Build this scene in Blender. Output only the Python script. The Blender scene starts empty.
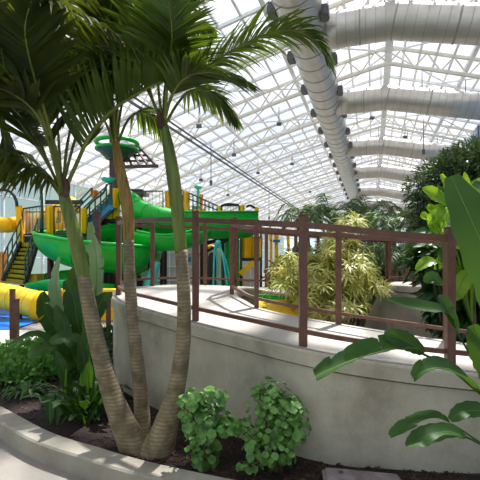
import bpy, math, random
from mathutils import Vector, Matrix, noise
V = Vector
PI = math.pi
C = bpy.context.scene
COL = C.collection
F = 420.0; HOR = 260.0; EYE = 1.6
random.seed(7)

def P(px, py, D):
    return V(((px-240)/F*D, D, EYE-(py-HOR)/F*D))
def G(px, D, z=0.0):
    return V(((px-240)/F*D, D, z))

# ------------------------------------------------------------------ materials
def lin(h):
    h = h.lstrip('#'); c = [int(h[i:i+2], 16)/255 for i in (0, 2, 4)]
    return tuple((x/12.92 if x <= .04045 else ((x+.055)/1.055)**2.4) for x in c) + (1,)
def nodes(name):
    m = bpy.data.materials.new(name); m.use_nodes = True
    nt = m.node_tree; nt.nodes.clear()
    out = nt.nodes.new('ShaderNodeOutputMaterial')
    return m, nt, out
def N(nt, t, **kw):
    n = nt.nodes.new(t)
    for k, v in kw.items():
        if k in n.inputs: n.inputs[k].default_value = v
        else: setattr(n, k, v)
    return n
def mat(name, a, b=None, scale=5, rough=.6, bump=0, bscale=None, trans=0, metal=0, detail=4, stretch=None, spec=.5, coat=0, tcol=None):
    m, nt, out = nodes(name)
    b = b or a
    tc = N(nt, 'ShaderNodeTexCoord')
    mp = N(nt, 'ShaderNodeMapping')
    if stretch: mp.inputs['Scale'].default_value = stretch
    nt.links.new(tc.outputs['Object'], mp.inputs['Vector'])
    nz = N(nt, 'ShaderNodeTexNoise', Scale=scale, Detail=detail, Roughness=.6)
    nt.links.new(mp.outputs[0], nz.inputs['Vector'])
    rp = N(nt, 'ShaderNodeValToRGB')
    rp.color_ramp.elements[0].position = .35; rp.color_ramp.elements[1].position = .65
    rp.color_ramp.elements[0].color = lin(a); rp.color_ramp.elements[1].color = lin(b)
    nt.links.new(nz.outputs['Fac'], rp.inputs['Fac'])
    p = N(nt, 'ShaderNodeBsdfPrincipled', Roughness=rough, Metallic=metal)
    p.inputs['Specular IOR Level'].default_value = spec
    p.inputs['Coat Weight'].default_value = coat
    nt.links.new(rp.outputs[0], p.inputs['Base Color'])
    if bump:
        n2 = N(nt, 'ShaderNodeTexNoise', Scale=bscale or scale*4, Detail=5)
        nt.links.new(mp.outputs[0], n2.inputs['Vector'])
        bp = N(nt, 'ShaderNodeBump', Strength=bump, Distance=.02)
        nt.links.new(n2.outputs['Fac'], bp.inputs['Height'])
        nt.links.new(bp.outputs[0], p.inputs['Normal'])
    if trans:
        t = N(nt, 'ShaderNodeBsdfTranslucent')
        if tcol: t.inputs['Color'].default_value = lin(tcol)
        else: nt.links.new(rp.outputs[0], t.inputs['Color'])
        mx = N(nt, 'ShaderNodeMixShader', Fac=trans)
        nt.links.new(p.outputs[0], mx.inputs[1]); nt.links.new(t.outputs[0], mx.inputs[2])
        nt.links.new(mx.outputs[0], out.inputs[0])
    else:
        nt.links.new(p.outputs[0], out.inputs[0])
    return m

def concrete(name, a, b, c, scale=1.2, stainz=False, bump=.15):
    m, nt, out = nodes(name)
    tc = N(nt, 'ShaderNodeTexCoord')
    n1 = N(nt, 'ShaderNodeTexNoise', Scale=scale, Detail=6, Roughness=.65)
    mp = N(nt, 'ShaderNodeMapping')
    if stainz: mp.inputs['Scale'].default_value = (1, 1, .8)
    nt.links.new(tc.outputs['Object'], mp.inputs[0]); nt.links.new(mp.outputs[0], n1.inputs['Vector'])
    r = N(nt, 'ShaderNodeValToRGB'); cr = r.color_ramp
    cr.elements[0].position = .32; cr.elements[0].color = lin(a)
    cr.elements[1].position = .68; cr.elements[1].color = lin(c)
    e = cr.elements.new(.5); e.color = lin(b)
    nt.links.new(n1.outputs['Fac'], r.inputs[0])
    n2 = N(nt, 'ShaderNodeTexNoise', Scale=60, Detail=4)
    nt.links.new(tc.outputs['Object'], n2.inputs['Vector'])
    mx = N(nt, 'ShaderNodeMix', data_type='RGBA', blend_type='MULTIPLY')
    mx.inputs[0].default_value = .22
    nt.links.new(r.outputs[0], mx.inputs[6]); nt.links.new(n2.outputs['Fac'], mx.inputs[7])
    p = N(nt, 'ShaderNodeBsdfPrincipled', Roughness=.75)
    p.inputs['Specular IOR Level'].default_value = .3
    nt.links.new(mx.outputs[2], p.inputs['Base Color'])
    bp = N(nt, 'ShaderNodeBump', Strength=bump, Distance=.01)
    nt.links.new(n2.outputs['Fac'], bp.inputs['Height']); nt.links.new(bp.outputs[0], p.inputs['Normal'])
    nt.links.new(p.outputs[0], out.inputs[0])
    return m

def glass(name, tint, tr=.6, tcol='#ffffff', gloss=.05):
    m, nt, out = nodes(name)
    t = N(nt, 'ShaderNodeBsdfTransparent', Color=lin(tint))
    d = N(nt, 'ShaderNodeBsdfTranslucent', Color=lin(tcol))
    g = N(nt, 'ShaderNodeBsdfGlossy', Roughness=.15)
    mx = N(nt, 'ShaderNodeMixShader', Fac=1-tr)
    nt.links.new(t.outputs[0], mx.inputs[1]); nt.links.new(d.outputs[0], mx.inputs[2])
    m2 = N(nt, 'ShaderNodeMixShader', Fac=gloss)
    nt.links.new(mx.outputs[0], m2.inputs[1]); nt.links.new(g.outputs[0], m2.inputs[2])
    nt.links.new(m2.outputs[0], out.inputs[0])
    return m

def trunkmat(name, a, b, ring, dens=30):
    m, nt, out = nodes(name)
    tc = N(nt, 'ShaderNodeTexCoord')
    w = N(nt, 'ShaderNodeTexWave', Scale=dens/6.28*1.0, Distortion=2.5, Detail=2)
    w.bands_direction = 'Z'; w.inputs['Detail Scale'].default_value = 1.2
    nt.links.new(tc.outputs['Object'], w.inputs['Vector'])
    nz = N(nt, 'ShaderNodeTexNoise', Scale=9, Detail=5)
    nt.links.new(tc.outputs['Object'], nz.inputs['Vector'])
    r = N(nt, 'ShaderNodeValToRGB')
    r.color_ramp.elements[0].position = .35; r.color_ramp.elements[1].position = .65
    r.color_ramp.elements[0].color = lin(a); r.color_ramp.elements[1].color = lin(b)
    nt.links.new(nz.outputs['Fac'], r.inputs[0])
    r2 = N(nt, 'ShaderNodeValToRGB')
    r2.color_ramp.elements[0].position = .0; r2.color_ramp.elements[0].color = (1, 1, 1, 1)
    r2.color_ramp.elements[1].position = .2; r2.color_ramp.elements[1].color = (0, 0, 0, 1)
    nt.links.new(w.outputs['Fac'], r2.inputs[0])
    mx = N(nt, 'ShaderNodeMix', data_type='RGBA')
    nt.links.new(r2.outputs[0], mx.inputs[0]); nt.links.new(r.outputs[0], mx.inputs[6]); mx.inputs[7].default_value = lin(ring)
    p = N(nt, 'ShaderNodeBsdfPrincipled', Roughness=.8)
    nt.links.new(mx.outputs[2], p.inputs['Base Color'])
    bp = N(nt, 'ShaderNodeBump', Strength=.22, Distance=.008)
    nt.links.new(w.outputs['Fac'], bp.inputs['Height']); nt.links.new(bp.outputs[0], p.inputs['Normal'])
    nt.links.new(p.outputs[0], out.inputs[0])
    return m

M = {}
M['wall'] = concrete('wall_concrete', '#9a917e', '#bcb3a0', '#d0c8b4', 1.6, True)
M['deck'] = concrete('deck_concrete', '#b3aca1', '#bdb6ab', '#c6c0b6', .8)
M['curb'] = concrete('curb_concrete', '#8d8677', '#a59e8f', '#b3ac9d', 2.2)
M['path'] = concrete('path_concrete', '#7f786f', '#928b82', '#a09990', .7)
M['pooldeck'] = concrete('pool_deck', '#b5b1a8', '#c5c1b8', '#cfcbc4', .9)
M['rail'] = mat('brown_rail', '#5f3c2f', '#704939', 12, .45, .1, 60)
M['brown'] = mat('dark_brown_post', '#40261f', '#523229', 12, .5)
M['mulch'] = mat('bark_mulch', '#1a0f0c', '#33201a', 40, .9, 1, 70)
M['chip'] = mat('bark_chip', '#281713', '#55392f', 9, .85, .3)
M['yellow'] = mat('yellow_plastic', '#ffb800', '#ffc410', 2, .5, spec=.25)
M['yel2'] = mat('pale_yellow_plastic', '#fdc92c', '#ffd440', 2, .5, spec=.25)
M['orange'] = mat('orange_plastic', '#e8890f', '#f0971a', 2, .4)
M['green'] = mat('green_plastic', '#0a9a28', '#12b034', 2, .38, spec=.35)
M['dgreen'] = mat('dark_green_metal', '#123f30', '#1b5240', 4, .4)
M['ygreen'] = mat('yellow_green_tread', '#8d8a17', '#a39b22', 6, .5)
M['teal'] = mat('teal_plastic', '#2cc0b4', '#49d0c4', 4, .35)
M['blue'] = mat('blue_stair', '#2573a8', '#3182b8', 4, .5)
M['black'] = mat('black_metal', '#17211f', '#232c2a', 4, .5)
M['poolblue'] = mat('pool_bottom', '#1b6fd0', '#3d92e6', 1.5, .3)
M['white'] = mat('white_steel', '#dfe0e0', '#ececec', 3, .5)
M['cream'] = mat('cream_steel', '#d0cab6', '#dcd7c8', 3, .5)
M['grey'] = mat('grey_panel', '#b8babb', '#c9cbcb', 1.2, .6)
M['dgrey'] = mat('dark_grey_metal', '#45494c', '#5a5e60', 4, .5)
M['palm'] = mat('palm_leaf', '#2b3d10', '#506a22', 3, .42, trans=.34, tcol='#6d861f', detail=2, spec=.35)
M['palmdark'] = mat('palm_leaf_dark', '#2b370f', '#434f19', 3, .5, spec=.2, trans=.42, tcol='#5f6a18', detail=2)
M['palmrib'] = mat('palm_rib', '#5c6620', '#7d842f', 6, .5)
M['shaft'] = mat('green_crownshaft', '#4c5c18', '#76822b', 3, .45, .1, stretch=(6, 6, .8))
M['shaftb'] = mat('drying_crownshaft', '#6d5a26', '#b08a42', 3, .6, .2, stretch=(14, 14, 1.2))
M['trunk'] = trunkmat('ringed_trunk', '#665840', '#978868', '#6b5c46', 62)
M['fiber'] = mat('dry_leaf_base', '#4b352b', '#6d5242', 10, .8, .4)
M['bop'] = mat('broad_leaf', '#28491a', '#3a5f24', 2, .52, .08, 30, trans=.25, tcol='#5d8422', spec=.35)
M['bopdark'] = mat('broad_leaf_dark', '#22401a', '#365a24', 2, .45, spec=.3, trans=.2, tcol='#4f7a22')
M['bopgrey'] = mat('broad_leaf_pale', '#5a7852', '#7b9a70', 2, .4, trans=.25, tcol='#7c9a52')
M['boprib'] = mat('leaf_midrib', '#52702c', '#6c8840', 3, .5)
M['polyA'] = mat('round_leaf', '#1f4a15', '#73a346', 16, .42, trans=.2, tcol='#79b030')
M['stem'] = mat('woody_stem', '#4d4230', '#6b5c46', 8, .8, .3)
M['gcover'] = mat('ground_cover_leaf', '#447a33', '#7aab52', 8, .4, spec=.3, trans=.25, tcol='#6c9a2e')
M['fern'] = mat('fern_leaf', '#274f1a', '#3f6e25', 4, .5, trans=.35, tcol='#7aa32c')
M['varieg'] = mat('variegated_leaf', '#b0aa3c', '#f2ecb0', 7, .5, trans=.35, tcol='#e8e07a')
M['varieg2'] = mat('green_variegated_leaf', '#7d8f2c', '#cfcc62', 7, .5, trans=.3, tcol='#b9bb55')
M['ficus'] = mat('dark_tree_leaf', '#27361f', '#566a44', 5, .35, trans=.2, tcol='#55702e')
M['lime'] = mat('lime_leaf', '#5f8c15', '#8fb52a', 4, .35, trans=.45, tcol='#a9cc24')
M['darkleaf'] = mat('deep_green_leaf', '#1d3817', '#345624', 4, .4, trans=.2, tcol='#456a20')
M['bgpalm'] = mat('background_palm_leaf', '#27421d', '#3d5f2a', 4, .5, trans=.3, tcol='#6a8c35')
M['slab'] = mat('grey_purple_lid', '#776a66', '#96898a', 8, .7, .3, 50)
M['flower'] = mat('orange_flower', '#e2801c', '#f0a040', 4, .5)

# steel duct: ribs and panel seams along the duct
def ductmat():
    m, nt, out = nodes('galvanised_duct')
    tc = N(nt, 'ShaderNodeTexCoord')
    w = N(nt, 'ShaderNodeTexNoise', Scale=1.5, Detail=3)
    nt.links.new(tc.outputs['Object'], w.inputs['Vector'])
    r = N(nt, 'ShaderNodeValToRGB')
    r.color_ramp.elements[0].color = lin('#b0aaa0'); r.color_ramp.elements[1].color = lin('#d2cfc8')
    nt.links.new(w.outputs['Fac'], r.inputs[0])
    p = N(nt, 'ShaderNodeBsdfPrincipled', Roughness=.38, Metallic=.75)
    nt.links.new(r.outputs[0], p.inputs['Base Color'])
    nt.links.new(p.outputs[0], out.inputs[0])
    return m
M['duct'] = ductmat()
M['seam'] = mat('duct_seam', '#9c978e', '#aaa59c', 4, .5, metal=.5)
M['roofglass'] = glass('roof_glazing', '#f0f3f8', .85, '#fffaf2', .03)
M['tealglass'] = glass('tinted_glazing', '#b4cfc8', .4, '#b4cac2', .1)
M['blueglass'] = glass('blue_glazing', '#8fa9c8', .6, '#9db4cf', .08)
M['net'] = glass('net_panel', '#f2f2e8', .88, '#d8d8c0', 0)
M['window'] = glass('end_glazing', '#cfe6e4', .6, '#d5e8e6', .1)

def watermat():
    m, nt, out = nodes('pool_water')
    p = N(nt, 'ShaderNodeBsdfPrincipled', Roughness=.35)
    p.inputs['Specular IOR Level'].default_value = .15
    p.inputs['Base Color'].default_value = lin('#1f78dc')
    nz = N(nt, 'ShaderNodeTexNoise', Scale=3, Detail=3)
    bp = N(nt, 'ShaderNodeBump', Strength=.4, Distance=.05)
    nt.links.new(nz.outputs['Fac'], bp.inputs['Height']); nt.links.new(bp.outputs[0], p.inputs['Normal'])
    nt.links.new(p.outputs[0], out.inputs[0])
    return m
M['water'] = watermat()

# ------------------------------------------------------------------ mesh building
def spline(pts, n):
    pts = [V(p) for p in pts]
    if len(pts) == 2: return [pts[0].lerp(pts[1], i/n) for i in range(n+1)]
    q = [pts[0]*2-pts[1]] + pts + [pts[-1]*2-pts[-2]]
    segs = len(pts)-1; out = []
    for i in range(n+1):
        u = i/n*segs; k = min(int(u), segs-1); t = u-k
        a, b, c, d = q[k:k+4]
        out.append(.5*((2*b)+(c-a)*t+(2*a-5*b+4*c-d)*t*t+(3*b-a-3*c+d)*t**3))
    return out
def sval(vals, t):
    n = len(vals)-1; u = max(0, min(1, t))*n; k = min(int(u), n-1) if n else 0
    return vals[0] if n == 0 else vals[k]+(vals[k+1]-vals[k])*(u-k)

class MB:
    def __init__(s): s.v = []; s.f = []; s.sm = []
    def add(s, vs, fs, smooth=False):
        o = len(s.v); s.v += [tuple(v) for v in vs]
        s.f += [tuple(i+o for i in f) for f in fs]; s.sm += [smooth]*len(fs); return s
    def box(s, c, size, rz=0, R=None):
        c = V(c); h = V(size)/2; R = R or Matrix.Rotation(rz, 3, 'Z')
        vs = [c+R@V((x*h.x, y*h.y, z*h.z)) for x in (-1, 1) for y in (-1, 1) for z in (-1, 1)]
        return s.add(vs, [(0, 1, 3, 2), (4, 6, 7, 5), (0, 4, 5, 1), (2, 3, 7, 6), (0, 2, 6, 4), (1, 5, 7, 3)])
    def bar(s, a, b, w, h=None):
        a, b = V(a), V(b); h = h or w; T = (b-a).normalized()
        S = T.cross(V((0, 0, 1)));
        if S.length < .05: S = V((1, 0, 0))
        S.normalize(); U = S.cross(T)
        vs = [p+S*x*w/2+U*y*h/2 for p in (a, b) for x, y in ((-1, -1), (1, -1), (1, 1), (-1, 1))]
        return s.add(vs, [(3, 2, 1, 0), (4, 5, 6, 7), (0, 1, 5, 4), (1, 2, 6, 5), (2, 3, 7, 6), (3, 0, 4, 7)])
    def sweep(s, path, prof, closed=True, smooth=True, cap=True, scale=None, up=None):
        # prof: list of (side, up) ; vertical-ish frame
        n = len(path); k = len(prof); vs = []
        up0 = V(up) if up else V((0, 0, 1)); prevS = None
        for i, p in enumerate(path):
            T = (path[min(i+1, n-1)]-path[max(i-1, 0)]).normalized()
            S = T.cross(up0)
            if S.length < .15: S = prevS.copy() if prevS else V((1, 0, 0))
            S = (S-T*S.dot(T)).normalized()
            if prevS and S.dot(prevS) < -.2: S = -S
            prevS = S; U = S.cross(T)
            sc = scale[i] if scale else 1
            for x, y in prof: vs.append(p+S*x*sc+U*y*sc)
        fs = []
        kk = k if closed else k-1
        for i in range(n-1):
            for j in range(kk):
                fs.append((i*k+j, i*k+(j+1) % k, (i+1)*k+(j+1) % k, (i+1)*k+j))
        s.add(vs, fs, smooth)
        if cap and closed:
            o = len(s.v)-len(vs)
            s.f.append(tuple(o+j for j in reversed(range(k)))); s.sm.append(False)
            s.f.append(tuple(o+(n-1)*k+j for j in range(k))); s.sm.append(False)
        return s
    def tube(s, pts, r, n=None, seg=8, smooth=True, cap=True):
        m = n or max(4, (len(pts)-1)*6) if len(pts) > 2 else (n or 1)
        path = spline(pts, m) if (len(pts) > 2 or n) else [V(p) for p in pts]
        rs = r if isinstance(r, (list, tuple)) else [r]
        sc = [sval(rs, i/(len(path)-1)) for i in range(len(path))]
        prof = [(math.cos(2*PI*j/seg), math.sin(2*PI*j/seg)) for j in range(seg)]
        # parallel transport frame
        vs = []; T0 = None; S = None
        for i, p in enumerate(path):
            T = (path[min(i+1, len(path)-1)]-path[max(i-1, 0)]).normalized()
            if S is None:
                S = T.orthogonal().normalized()
            S = (S-T*S.dot(T)).normalized(); U = T.cross(S)
            for x, y in prof: vs.append(p+(S*x+U*y)*sc[i])
        fs = [(i*seg+j, i*seg+(j+1) % seg, (i+1)*seg+(j+1) % seg, (i+1)*seg+j) for i in range(len(path)-1) for j in range(seg)]
        s.add(vs, fs, smooth)
        if cap:
            o = len(s.v)-len(vs)
            s.f.append(tuple(o+j for j in reversed(range(seg)))); s.sm.append(False)
            s.f.append(tuple(o+(len(path)-1)*seg+j for j in range(seg))); s.sm.append(False)
        return s
    def grid(s, rows, smooth=True):
        n = len(rows); k = len(rows[0]); vs = [p for r in rows for p in r]
        return s.add(vs, [(i*k+j, i*k+j+1, (i+1)*k+j+1, (i+1)*k+j) for i in range(n-1) for j in range(k-1)], smooth)
    def lathe(s, c, prof, seg=20, smooth=True):
        c = V(c); rows = []
        for r, z in prof: rows.append([c+V((math.cos(2*PI*j/seg)*r, math.sin(2*PI*j/seg)*r, z)) for j in range(seg+1)])
        return s.grid(rows, smooth)
    def build(s, name, m, parent=None, bevel=0):
        me = bpy.data.meshes.new(name); org = V((0, 0, 0))
        me.from_pydata(s.v, [], s.f); me.materials.append(m)
        me.polygons.foreach_set('use_smooth', s.sm); me.update()
        o = bpy.data.objects.new(name, me); COL.objects.link(o)
        if parent:
            o.parent = parent; o.matrix_parent_inverse = world(parent).inverted()
        if bevel:
            b = o.modifiers.new('bevel', 'BEVEL'); b.width = bevel; b.segments = 2; b.limit_method = 'ANGLE'
        return o
def build_split(m, name, mt, parent):
    par = list(range(len(m.v)))
    def fd(x):
        while par[x] != x: par[x] = par[par[x]]; x = par[x]
        return x
    for f in m.f:
        a = fd(f[0])
        for i in f[1:]: par[fd(i)] = a
    groups = {}
    for f, q in zip(m.f, m.sm): groups.setdefault(fd(f[0]), []).append((f, q))
    for g in groups.values():
        ids = {}; k = MB()
        for f, q in g:
            for i in f:
                if i not in ids: ids[i] = len(ids); k.v.append(m.v[i])
            k.f.append(tuple(ids[i] for i in f)); k.sm.append(q)
        k.build(name, mt, parent)
def world(o):
    if o.parent: return world(o.parent) @ o.matrix_parent_inverse @ Matrix.LocRotScale(o.location, o.rotation_euler, o.scale)
    return Matrix.LocRotScale(o.location, o.rotation_euler, o.scale)
def tag(o, label=None, cat=None, group=None, kind=None):
    if label: o['label'] = label
    if cat: o['category'] = cat
    if group: o['group'] = group
    if kind: o['kind'] = kind
    return o
def thing(name, label, cat, loc=(0, 0, 0), group=None):
    o = bpy.data.objects.new(name, None); o.location = loc; COL.objects.link(o); o.empty_display_size = .1
    return tag(o, label, cat, group)

# ------------------------------------------------------------------ building frame
TH = math.atan2(373-240, F)
AX = V((math.sin(TH), math.cos(TH), 0)); RT = V((math.cos(TH), -math.sin(TH), 0))
def B(s_, u, h):   # s along the hall, u to the right, h above ground
    return AX*s_+RT*u+V((0, 0, h))
UL, UR = -21.5, 8.0
S0, S1 = -9.0, 104.0
RH = 14.6
def roofh(u):
    if u < 0.9:
        t = (0.9-u)/(0.9-UL); return RH-(7.0)*(t*.62+.38*t*t)
    return RH-.30*(u-.9)
us = [UL+(0.9-UL)*i/14 for i in range(15)]+[0.9+(UR-.9)*i/5 for i in range(1, 6)]

# floor
m = MB(); m.add([(-70, -12, -.13), (90, -12, -.13), (90, 130, -.13), (-70, 130, -.13)], [(0, 1, 2, 3)])
fl = m.build('floor', M['path']); tag(fl, kind='structure')
# roof glazing panels
m = MB(); rows = [[B(S0, u, roofh(u)) for u in us], [B(S1, u, roofh(u)) for u in us]]
m.grid(rows, False); tag(m.build('ceiling', M['roofglass']), kind='structure')
# walls
def gwall(name, a, b, h0, h1f, matg, frame, hstep=1.5, wstep=2.0, solid=None):
    a, b = V(a), V(b)
    g = MB(); n = 10
    top = [a.lerp(b, i/n) for i in range(n+1)]
    g.grid([[V((p.x, p.y, h0)) for p in top], [V((p.x, p.y, h1f(p))) for p in top]], False)
    o = g.build(name, matg); tag(o, kind='structure')
    fr = MB(); L = (b-a).length; k = int(L/wstep)
    for i in range(k+1):
        p = a.lerp(b, i/k); fr.bar((p.x, p.y, h0), (p.x, p.y, h1f(p)), .14, .14)
    hmax = max(h1f(a), h1f(b)); h = h0
    while h < hmax-.2:
        e0 = a; e1 = b
        if h < min(h1f(a), h1f(b)): fr.bar((a.x, a.y, h), (b.x, b.y, h), .10, .10)
        h += hstep
    fr.build('mullions', frame, o)
    return o
HL = roofh(UL); HR = roofh(UR)
gwall('wall_left', B(S0, UL, 0), B(S1, UL, 0), -.13, lambda p: HL, M['tealglass'], M['white'], 1.9, 3.2)
gwall('wall_right', B(S0, UR, 0), B(S1, UR, 0), -.13, lambda p: HR, M['blueglass'], M['dgrey'], 1.6, 2.2)
def endh(p):
    u = V((p[0], p[1], 0)).dot(RT); return roofh(u)
def endwall(name, s_, matg):
    g = MB(); g.grid([[B(s_, u, -.13) for u in us], [B(s_, u, roofh(u)) for u in us]], False)
    o = g.build(name, matg); tag(o, kind='structure')
    fr = MB()
    for u in us: fr.bar(B(s_, u, -.13), B(s_, u, roofh(u)), .2)
    for h in (2, 4.5, 7, HL): fr.bar(B(s_, UL, h), B(s_, UR, h), .2)
    fr.build('mullions', M['white'], o)
endwall('wall_far', S1, M['window']); endwall('wall_near', S0, M['window'])

# roof steel
k = 0
# long purlins along the hall
pur = [UL+(0.9-UL)*i/20 for i in range(21)]+[0.9+(UR-.9)*i/8 for i in range(1, 9)]
for i, u in enumerate(pur):
    k += 1; m = MB()
    big = abs(u-.9) < .01
    w = .42 if big else (.12 if i % 5 else .24)
    hh = roofh(u)-.1-(w/2)
    m.bar(B(S0, u, hh), B(S1, u, hh), w, w)
    tag(m.build('trim_%d' % k, M['white']), kind='structure')
# rafter trusses
def truss(s_, deep=1.25, heavy=True):
    global k
    k += 1; m = MB()
    sub = us
    for a, b in zip(sub[:-1], sub[1:]):
        m.bar(B(s_, a, roofh(a)-.22), B(s_, b, roofh(b)-.22), .16, .16)
        if heavy:
            m.bar(B(s_, a, roofh(a)-deep), B(s_, b, roofh(b)-deep), .15, .15)
    if heavy:
        for i, (a, b) in enumerate(zip(sub[:-1], sub[1:])):
            c = (a+b)/2
            m.bar(B(s_, a, roofh(a)-deep), B(s_, c, roofh(c)-.25), .075)
            m.bar(B(s_, c, roofh(c)-.25), B(s_, b, roofh(b)-deep), .075)
    o = m.build('trim_%d' % k, M['cream'] if heavy else M['white']); tag(o, kind='structure')
s_ = -4.0; i = 0
while s_ < S1:
    truss(s_, 1.2, i % 3 == 0); s_ += 2.05; i += 1
# diagonal wind braces in every heavy bay
i = 0; s_ = -4.0
while s_ < S1-7:
    if i % 1 == 0:
        k += 1; m = MB()
        for a, b in ((us[2], us[6]), (us[6], us[10]), (us[10], us[14]), (us[14], us[19])):
            m.bar(B(s_, a, roofh(a)-.5), B(s_+6.15, b, roofh(b)-.5), .07)
            m.bar(B(s_, b, roofh(b)-.5), B(s_+6.15, a, roofh(a)-.5), .07)
        tag(m.build('trim_%d' % k, M['white']), kind='structure')
    s_ += 6.15; i += 1
# gutter valley lines on the left slope (dark double line)
for u in (-12.1,):
    k += 1; m = MB(); m.bar(B(S0, u, roofh(u)-1.3), B(S1, u, roofh(u)-1.3), .12); m.bar(B(S0, u+.5, roofh(u)-1.3), B(S1, u+.5, roofh(u)-1.3), .09)
    tag(m.build('trim_%d' % k, M['dgrey']), kind='structure')

# ------------------------------------------------------------------ ducts
DH = EYE+10.75; DU = -3.0; DR = .95
t = thing('air_duct', 'long grey round steel duct running down the hall under the roof', 'duct', B(3, DU, DH))
m = MB(); m.tube([B(6, DU, DH), B(S1-4, DU, DH)], DR, n=60, seg=28); m.build('duct_pipe', M['duct'], t)
m = MB()
s_ = 6
while s_ < 100:
    m.tube([B(s_, DU, DH), B(s_+.07, DU, DH)], DR+.02, n=1, seg=28); s_ += 1.45
build_split(m, 'seam_band', M['seam'], t)
s_ = 13.0; n = 0
while s_ < 75:
    for sd in (-1, 1):
        m = MB(); c = B(s_+(.8 if sd > 0 else 0), DU+sd*(DR+.08), DH-.25)
        m.box(c, (.3, .65, .42), -TH); m.box(c+RT*sd*.16+V((0, 0, -.02)), (.08, .5, .3), -TH)
        m.build('air_vent', M['dgrey'], t)
    s_ += 4.3; n += 1
xs = [19.9, 29.2, 41.3, 53, 68, 84]
xl = ['nearest broad steel cross duct at the top of the picture', 'second nearest steel cross duct under the roof ridge', 'third steel cross duct from the front', 'fourth steel cross duct from the front', 'fifth steel cross duct, thin with distance', 'farthest thin steel cross duct near the end wall']
for s_, lb in zip(xs, xl):
    t = thing('cross_duct', lb, 'duct', B(s_, DU, DH), 'round cross ducts under the ridge')
    hr = lambda u: DH-.1 if u < .9 else DH-.1-.22*(u-.9)
    m = MB(); m.tube([B(s_, DU+.5, DH), B(s_, -1.2, DH+.05)], .78, n=1, seg=26, cap=False)
    m = MB(); path = [B(s_, u, hr(u)) for u in (DU+.6, -1.5, .3, .9, 1.6, 4, UR-.4)]
    prof = [(math.cos(2*PI*j/26)*.78, math.sin(2*PI*j/26)*.78) for j in range(26)]
    m.sweep(path, prof); m.build('duct_pipe', M['duct'], t)
    m = MB(); u = DU+1.0
    pr2 = [(a*1.012, b*1.012) for a, b in prof]
    pr3 = [(a*1.03, b*1.03) for a, b in prof]
    while u < UR-.5:
        m.sweep([B(s_, u, hr(u)), B(s_, u+.025, hr(u+.025))], pr2); u += .42
    for u in (-.6, .9, 3.4): m.sweep([B(s_, u, hr(u)), B(s_, u+.07, hr(u+.07))], pr3)
    build_split(m, 'seam_band', M['seam'], t)
    m = MB()
    for u in (-2, .5, 3, 5.5): m.tube([B(s_, u, hr(u)+.7), B(s_, u, roofh(u)-.3)], .025, seg=6)
    build_split(m, 'hanger_rod', M['dgrey'], t)

# hanging fixtures
hang = [(214, 112, 0, 17), (279, 124, 0, 24), (234, 155, 0, 26), (199, 126, 0, 24), (258, 173, 0, 36), (201, 180, 0, 30), (228, 195, 0, 38), (330, 40, 0, 15),
        (372, 118, 0, 30), (405, 137, 0, 26), (292, 164, 0, 40), (310, 192, 0, 55)]
hl = ['dark', 'small', 'grey', 'tiny']
places = ['left of the long duct, above the arching palm frond tip', 'beside the long duct at mid height', 'in the middle of the left roof slope', 'just right of the tallest palm crownshaft', 'low on the left roof slope, beyond the roof brace', 'low over the water slide tower', 'nearest the bare roof over the fence', 'beside the long duct at the top of the picture', 'between the second and third cross ducts', 'above the dark leafy tree', 'close beside the long duct, lower down', 'farthest down the left slope near the background palms']
def meet(px, py, off):
    D = 8.0
    while D < 95:
        q = P(px, py, D)
        if q.z >= roofh(V((q.x, q.y, 0)).dot(RT))-off: return D
        D += .1
    return D
for (px, py, _, s_), pl in zip(hang, places):
    D = meet(px, py, 1.5); c = P(px, py, D); u = V((c.x, c.y, 0)).dot(RT)
    t = thing('roof_floodlight', 'small dark roof floodlight '+pl, 'light', c, 'floodlights under the roof')
    m = MB(); m.box(c, (.34, .26, .22), -TH+.3); m.box(c+V((0, -.16, -.02)), (.34, .05, .18), -TH+.3); m.build('lamp_head', M['dgrey'], t, .03)
    m = MB(); m.tube([V(c), V((c.x, c.y, roofh(u)-.2))], .03, seg=6); m.build('rod', M['dgrey'], t)
for (px, y0, y1, D, pl) in ((211, 142, 183, 20, 'above the yellow water slide tower'), (269, 188, 218, 26, 'left of the background palms'), (423.5, 119, 152, 17, 'in front of the dark tree top')):
    D = meet(px, y0, .3)
    t = thing('drop_rod', 'thin dark rod hanging from the roof '+pl, 'rod', P(px, y1, D))
    m = MB(); m.tube([P(px, y0, D), P(px, y1, D)], .035, seg=6); m.build('rod', M['dgrey'], t)
    m = MB(); m.box(P(px, y1, D), (.2, .2, .4)); m.build('sensor_head', M['dgrey'], t)

# ------------------------------------------------------------------ raised walkway
ST = [(640, 3.2, 620, 4.2, .62), (540, 3.12, 540, 4.12, .70), (480, 3.14, 480, 4.2, .75), (400, 3.2, 420, 4.4, .80), (320, 3.31, 345, 4.75, .87),
      (240, 3.73, 290, 5.05, .94), (185, 4.15, 258, 5.35, 1.0), (145, 4.65, 246, 5.65, 1.05), (120, 5.2, 239, 5.9, 1.08), (112, 5.8, 236, 6.05, 1.11),
      (118, 6.4, 236, 6.2, 1.14), (140, 6.95, 239, 6.35, 1.16), (175, 7.25, 246, 6.5, 1.17), (215, 7.4, 255, 6.55, 1.15), (260, 7.7, 275, 6.5, 1.1),
      (310, 8.3, 305, 6.8, 1.06), (360, 9.8, 345, 8.0, 1.05), (405, 10.6, 385, 9.0, 1.05), (450, 10, 420, 8.5, 1.05), (500, 8.5, 455, 7.2, 1.05), (560, 7.2, 505, 6.3, 1.05)]
NS = 240
OUT = spline([G(a, b, z) for a, b, c, d, z in ST], NS); INN = spline([G(c, d, z) for a, b, c, d, z in ST], NS)
def normal2(path, i):
    T = path[min(i+1, len(path)-1)]-path[max(i-1, 0)]; T.z = 0; T.normalize(); return V((T.y, -T.x, 0))
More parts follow.
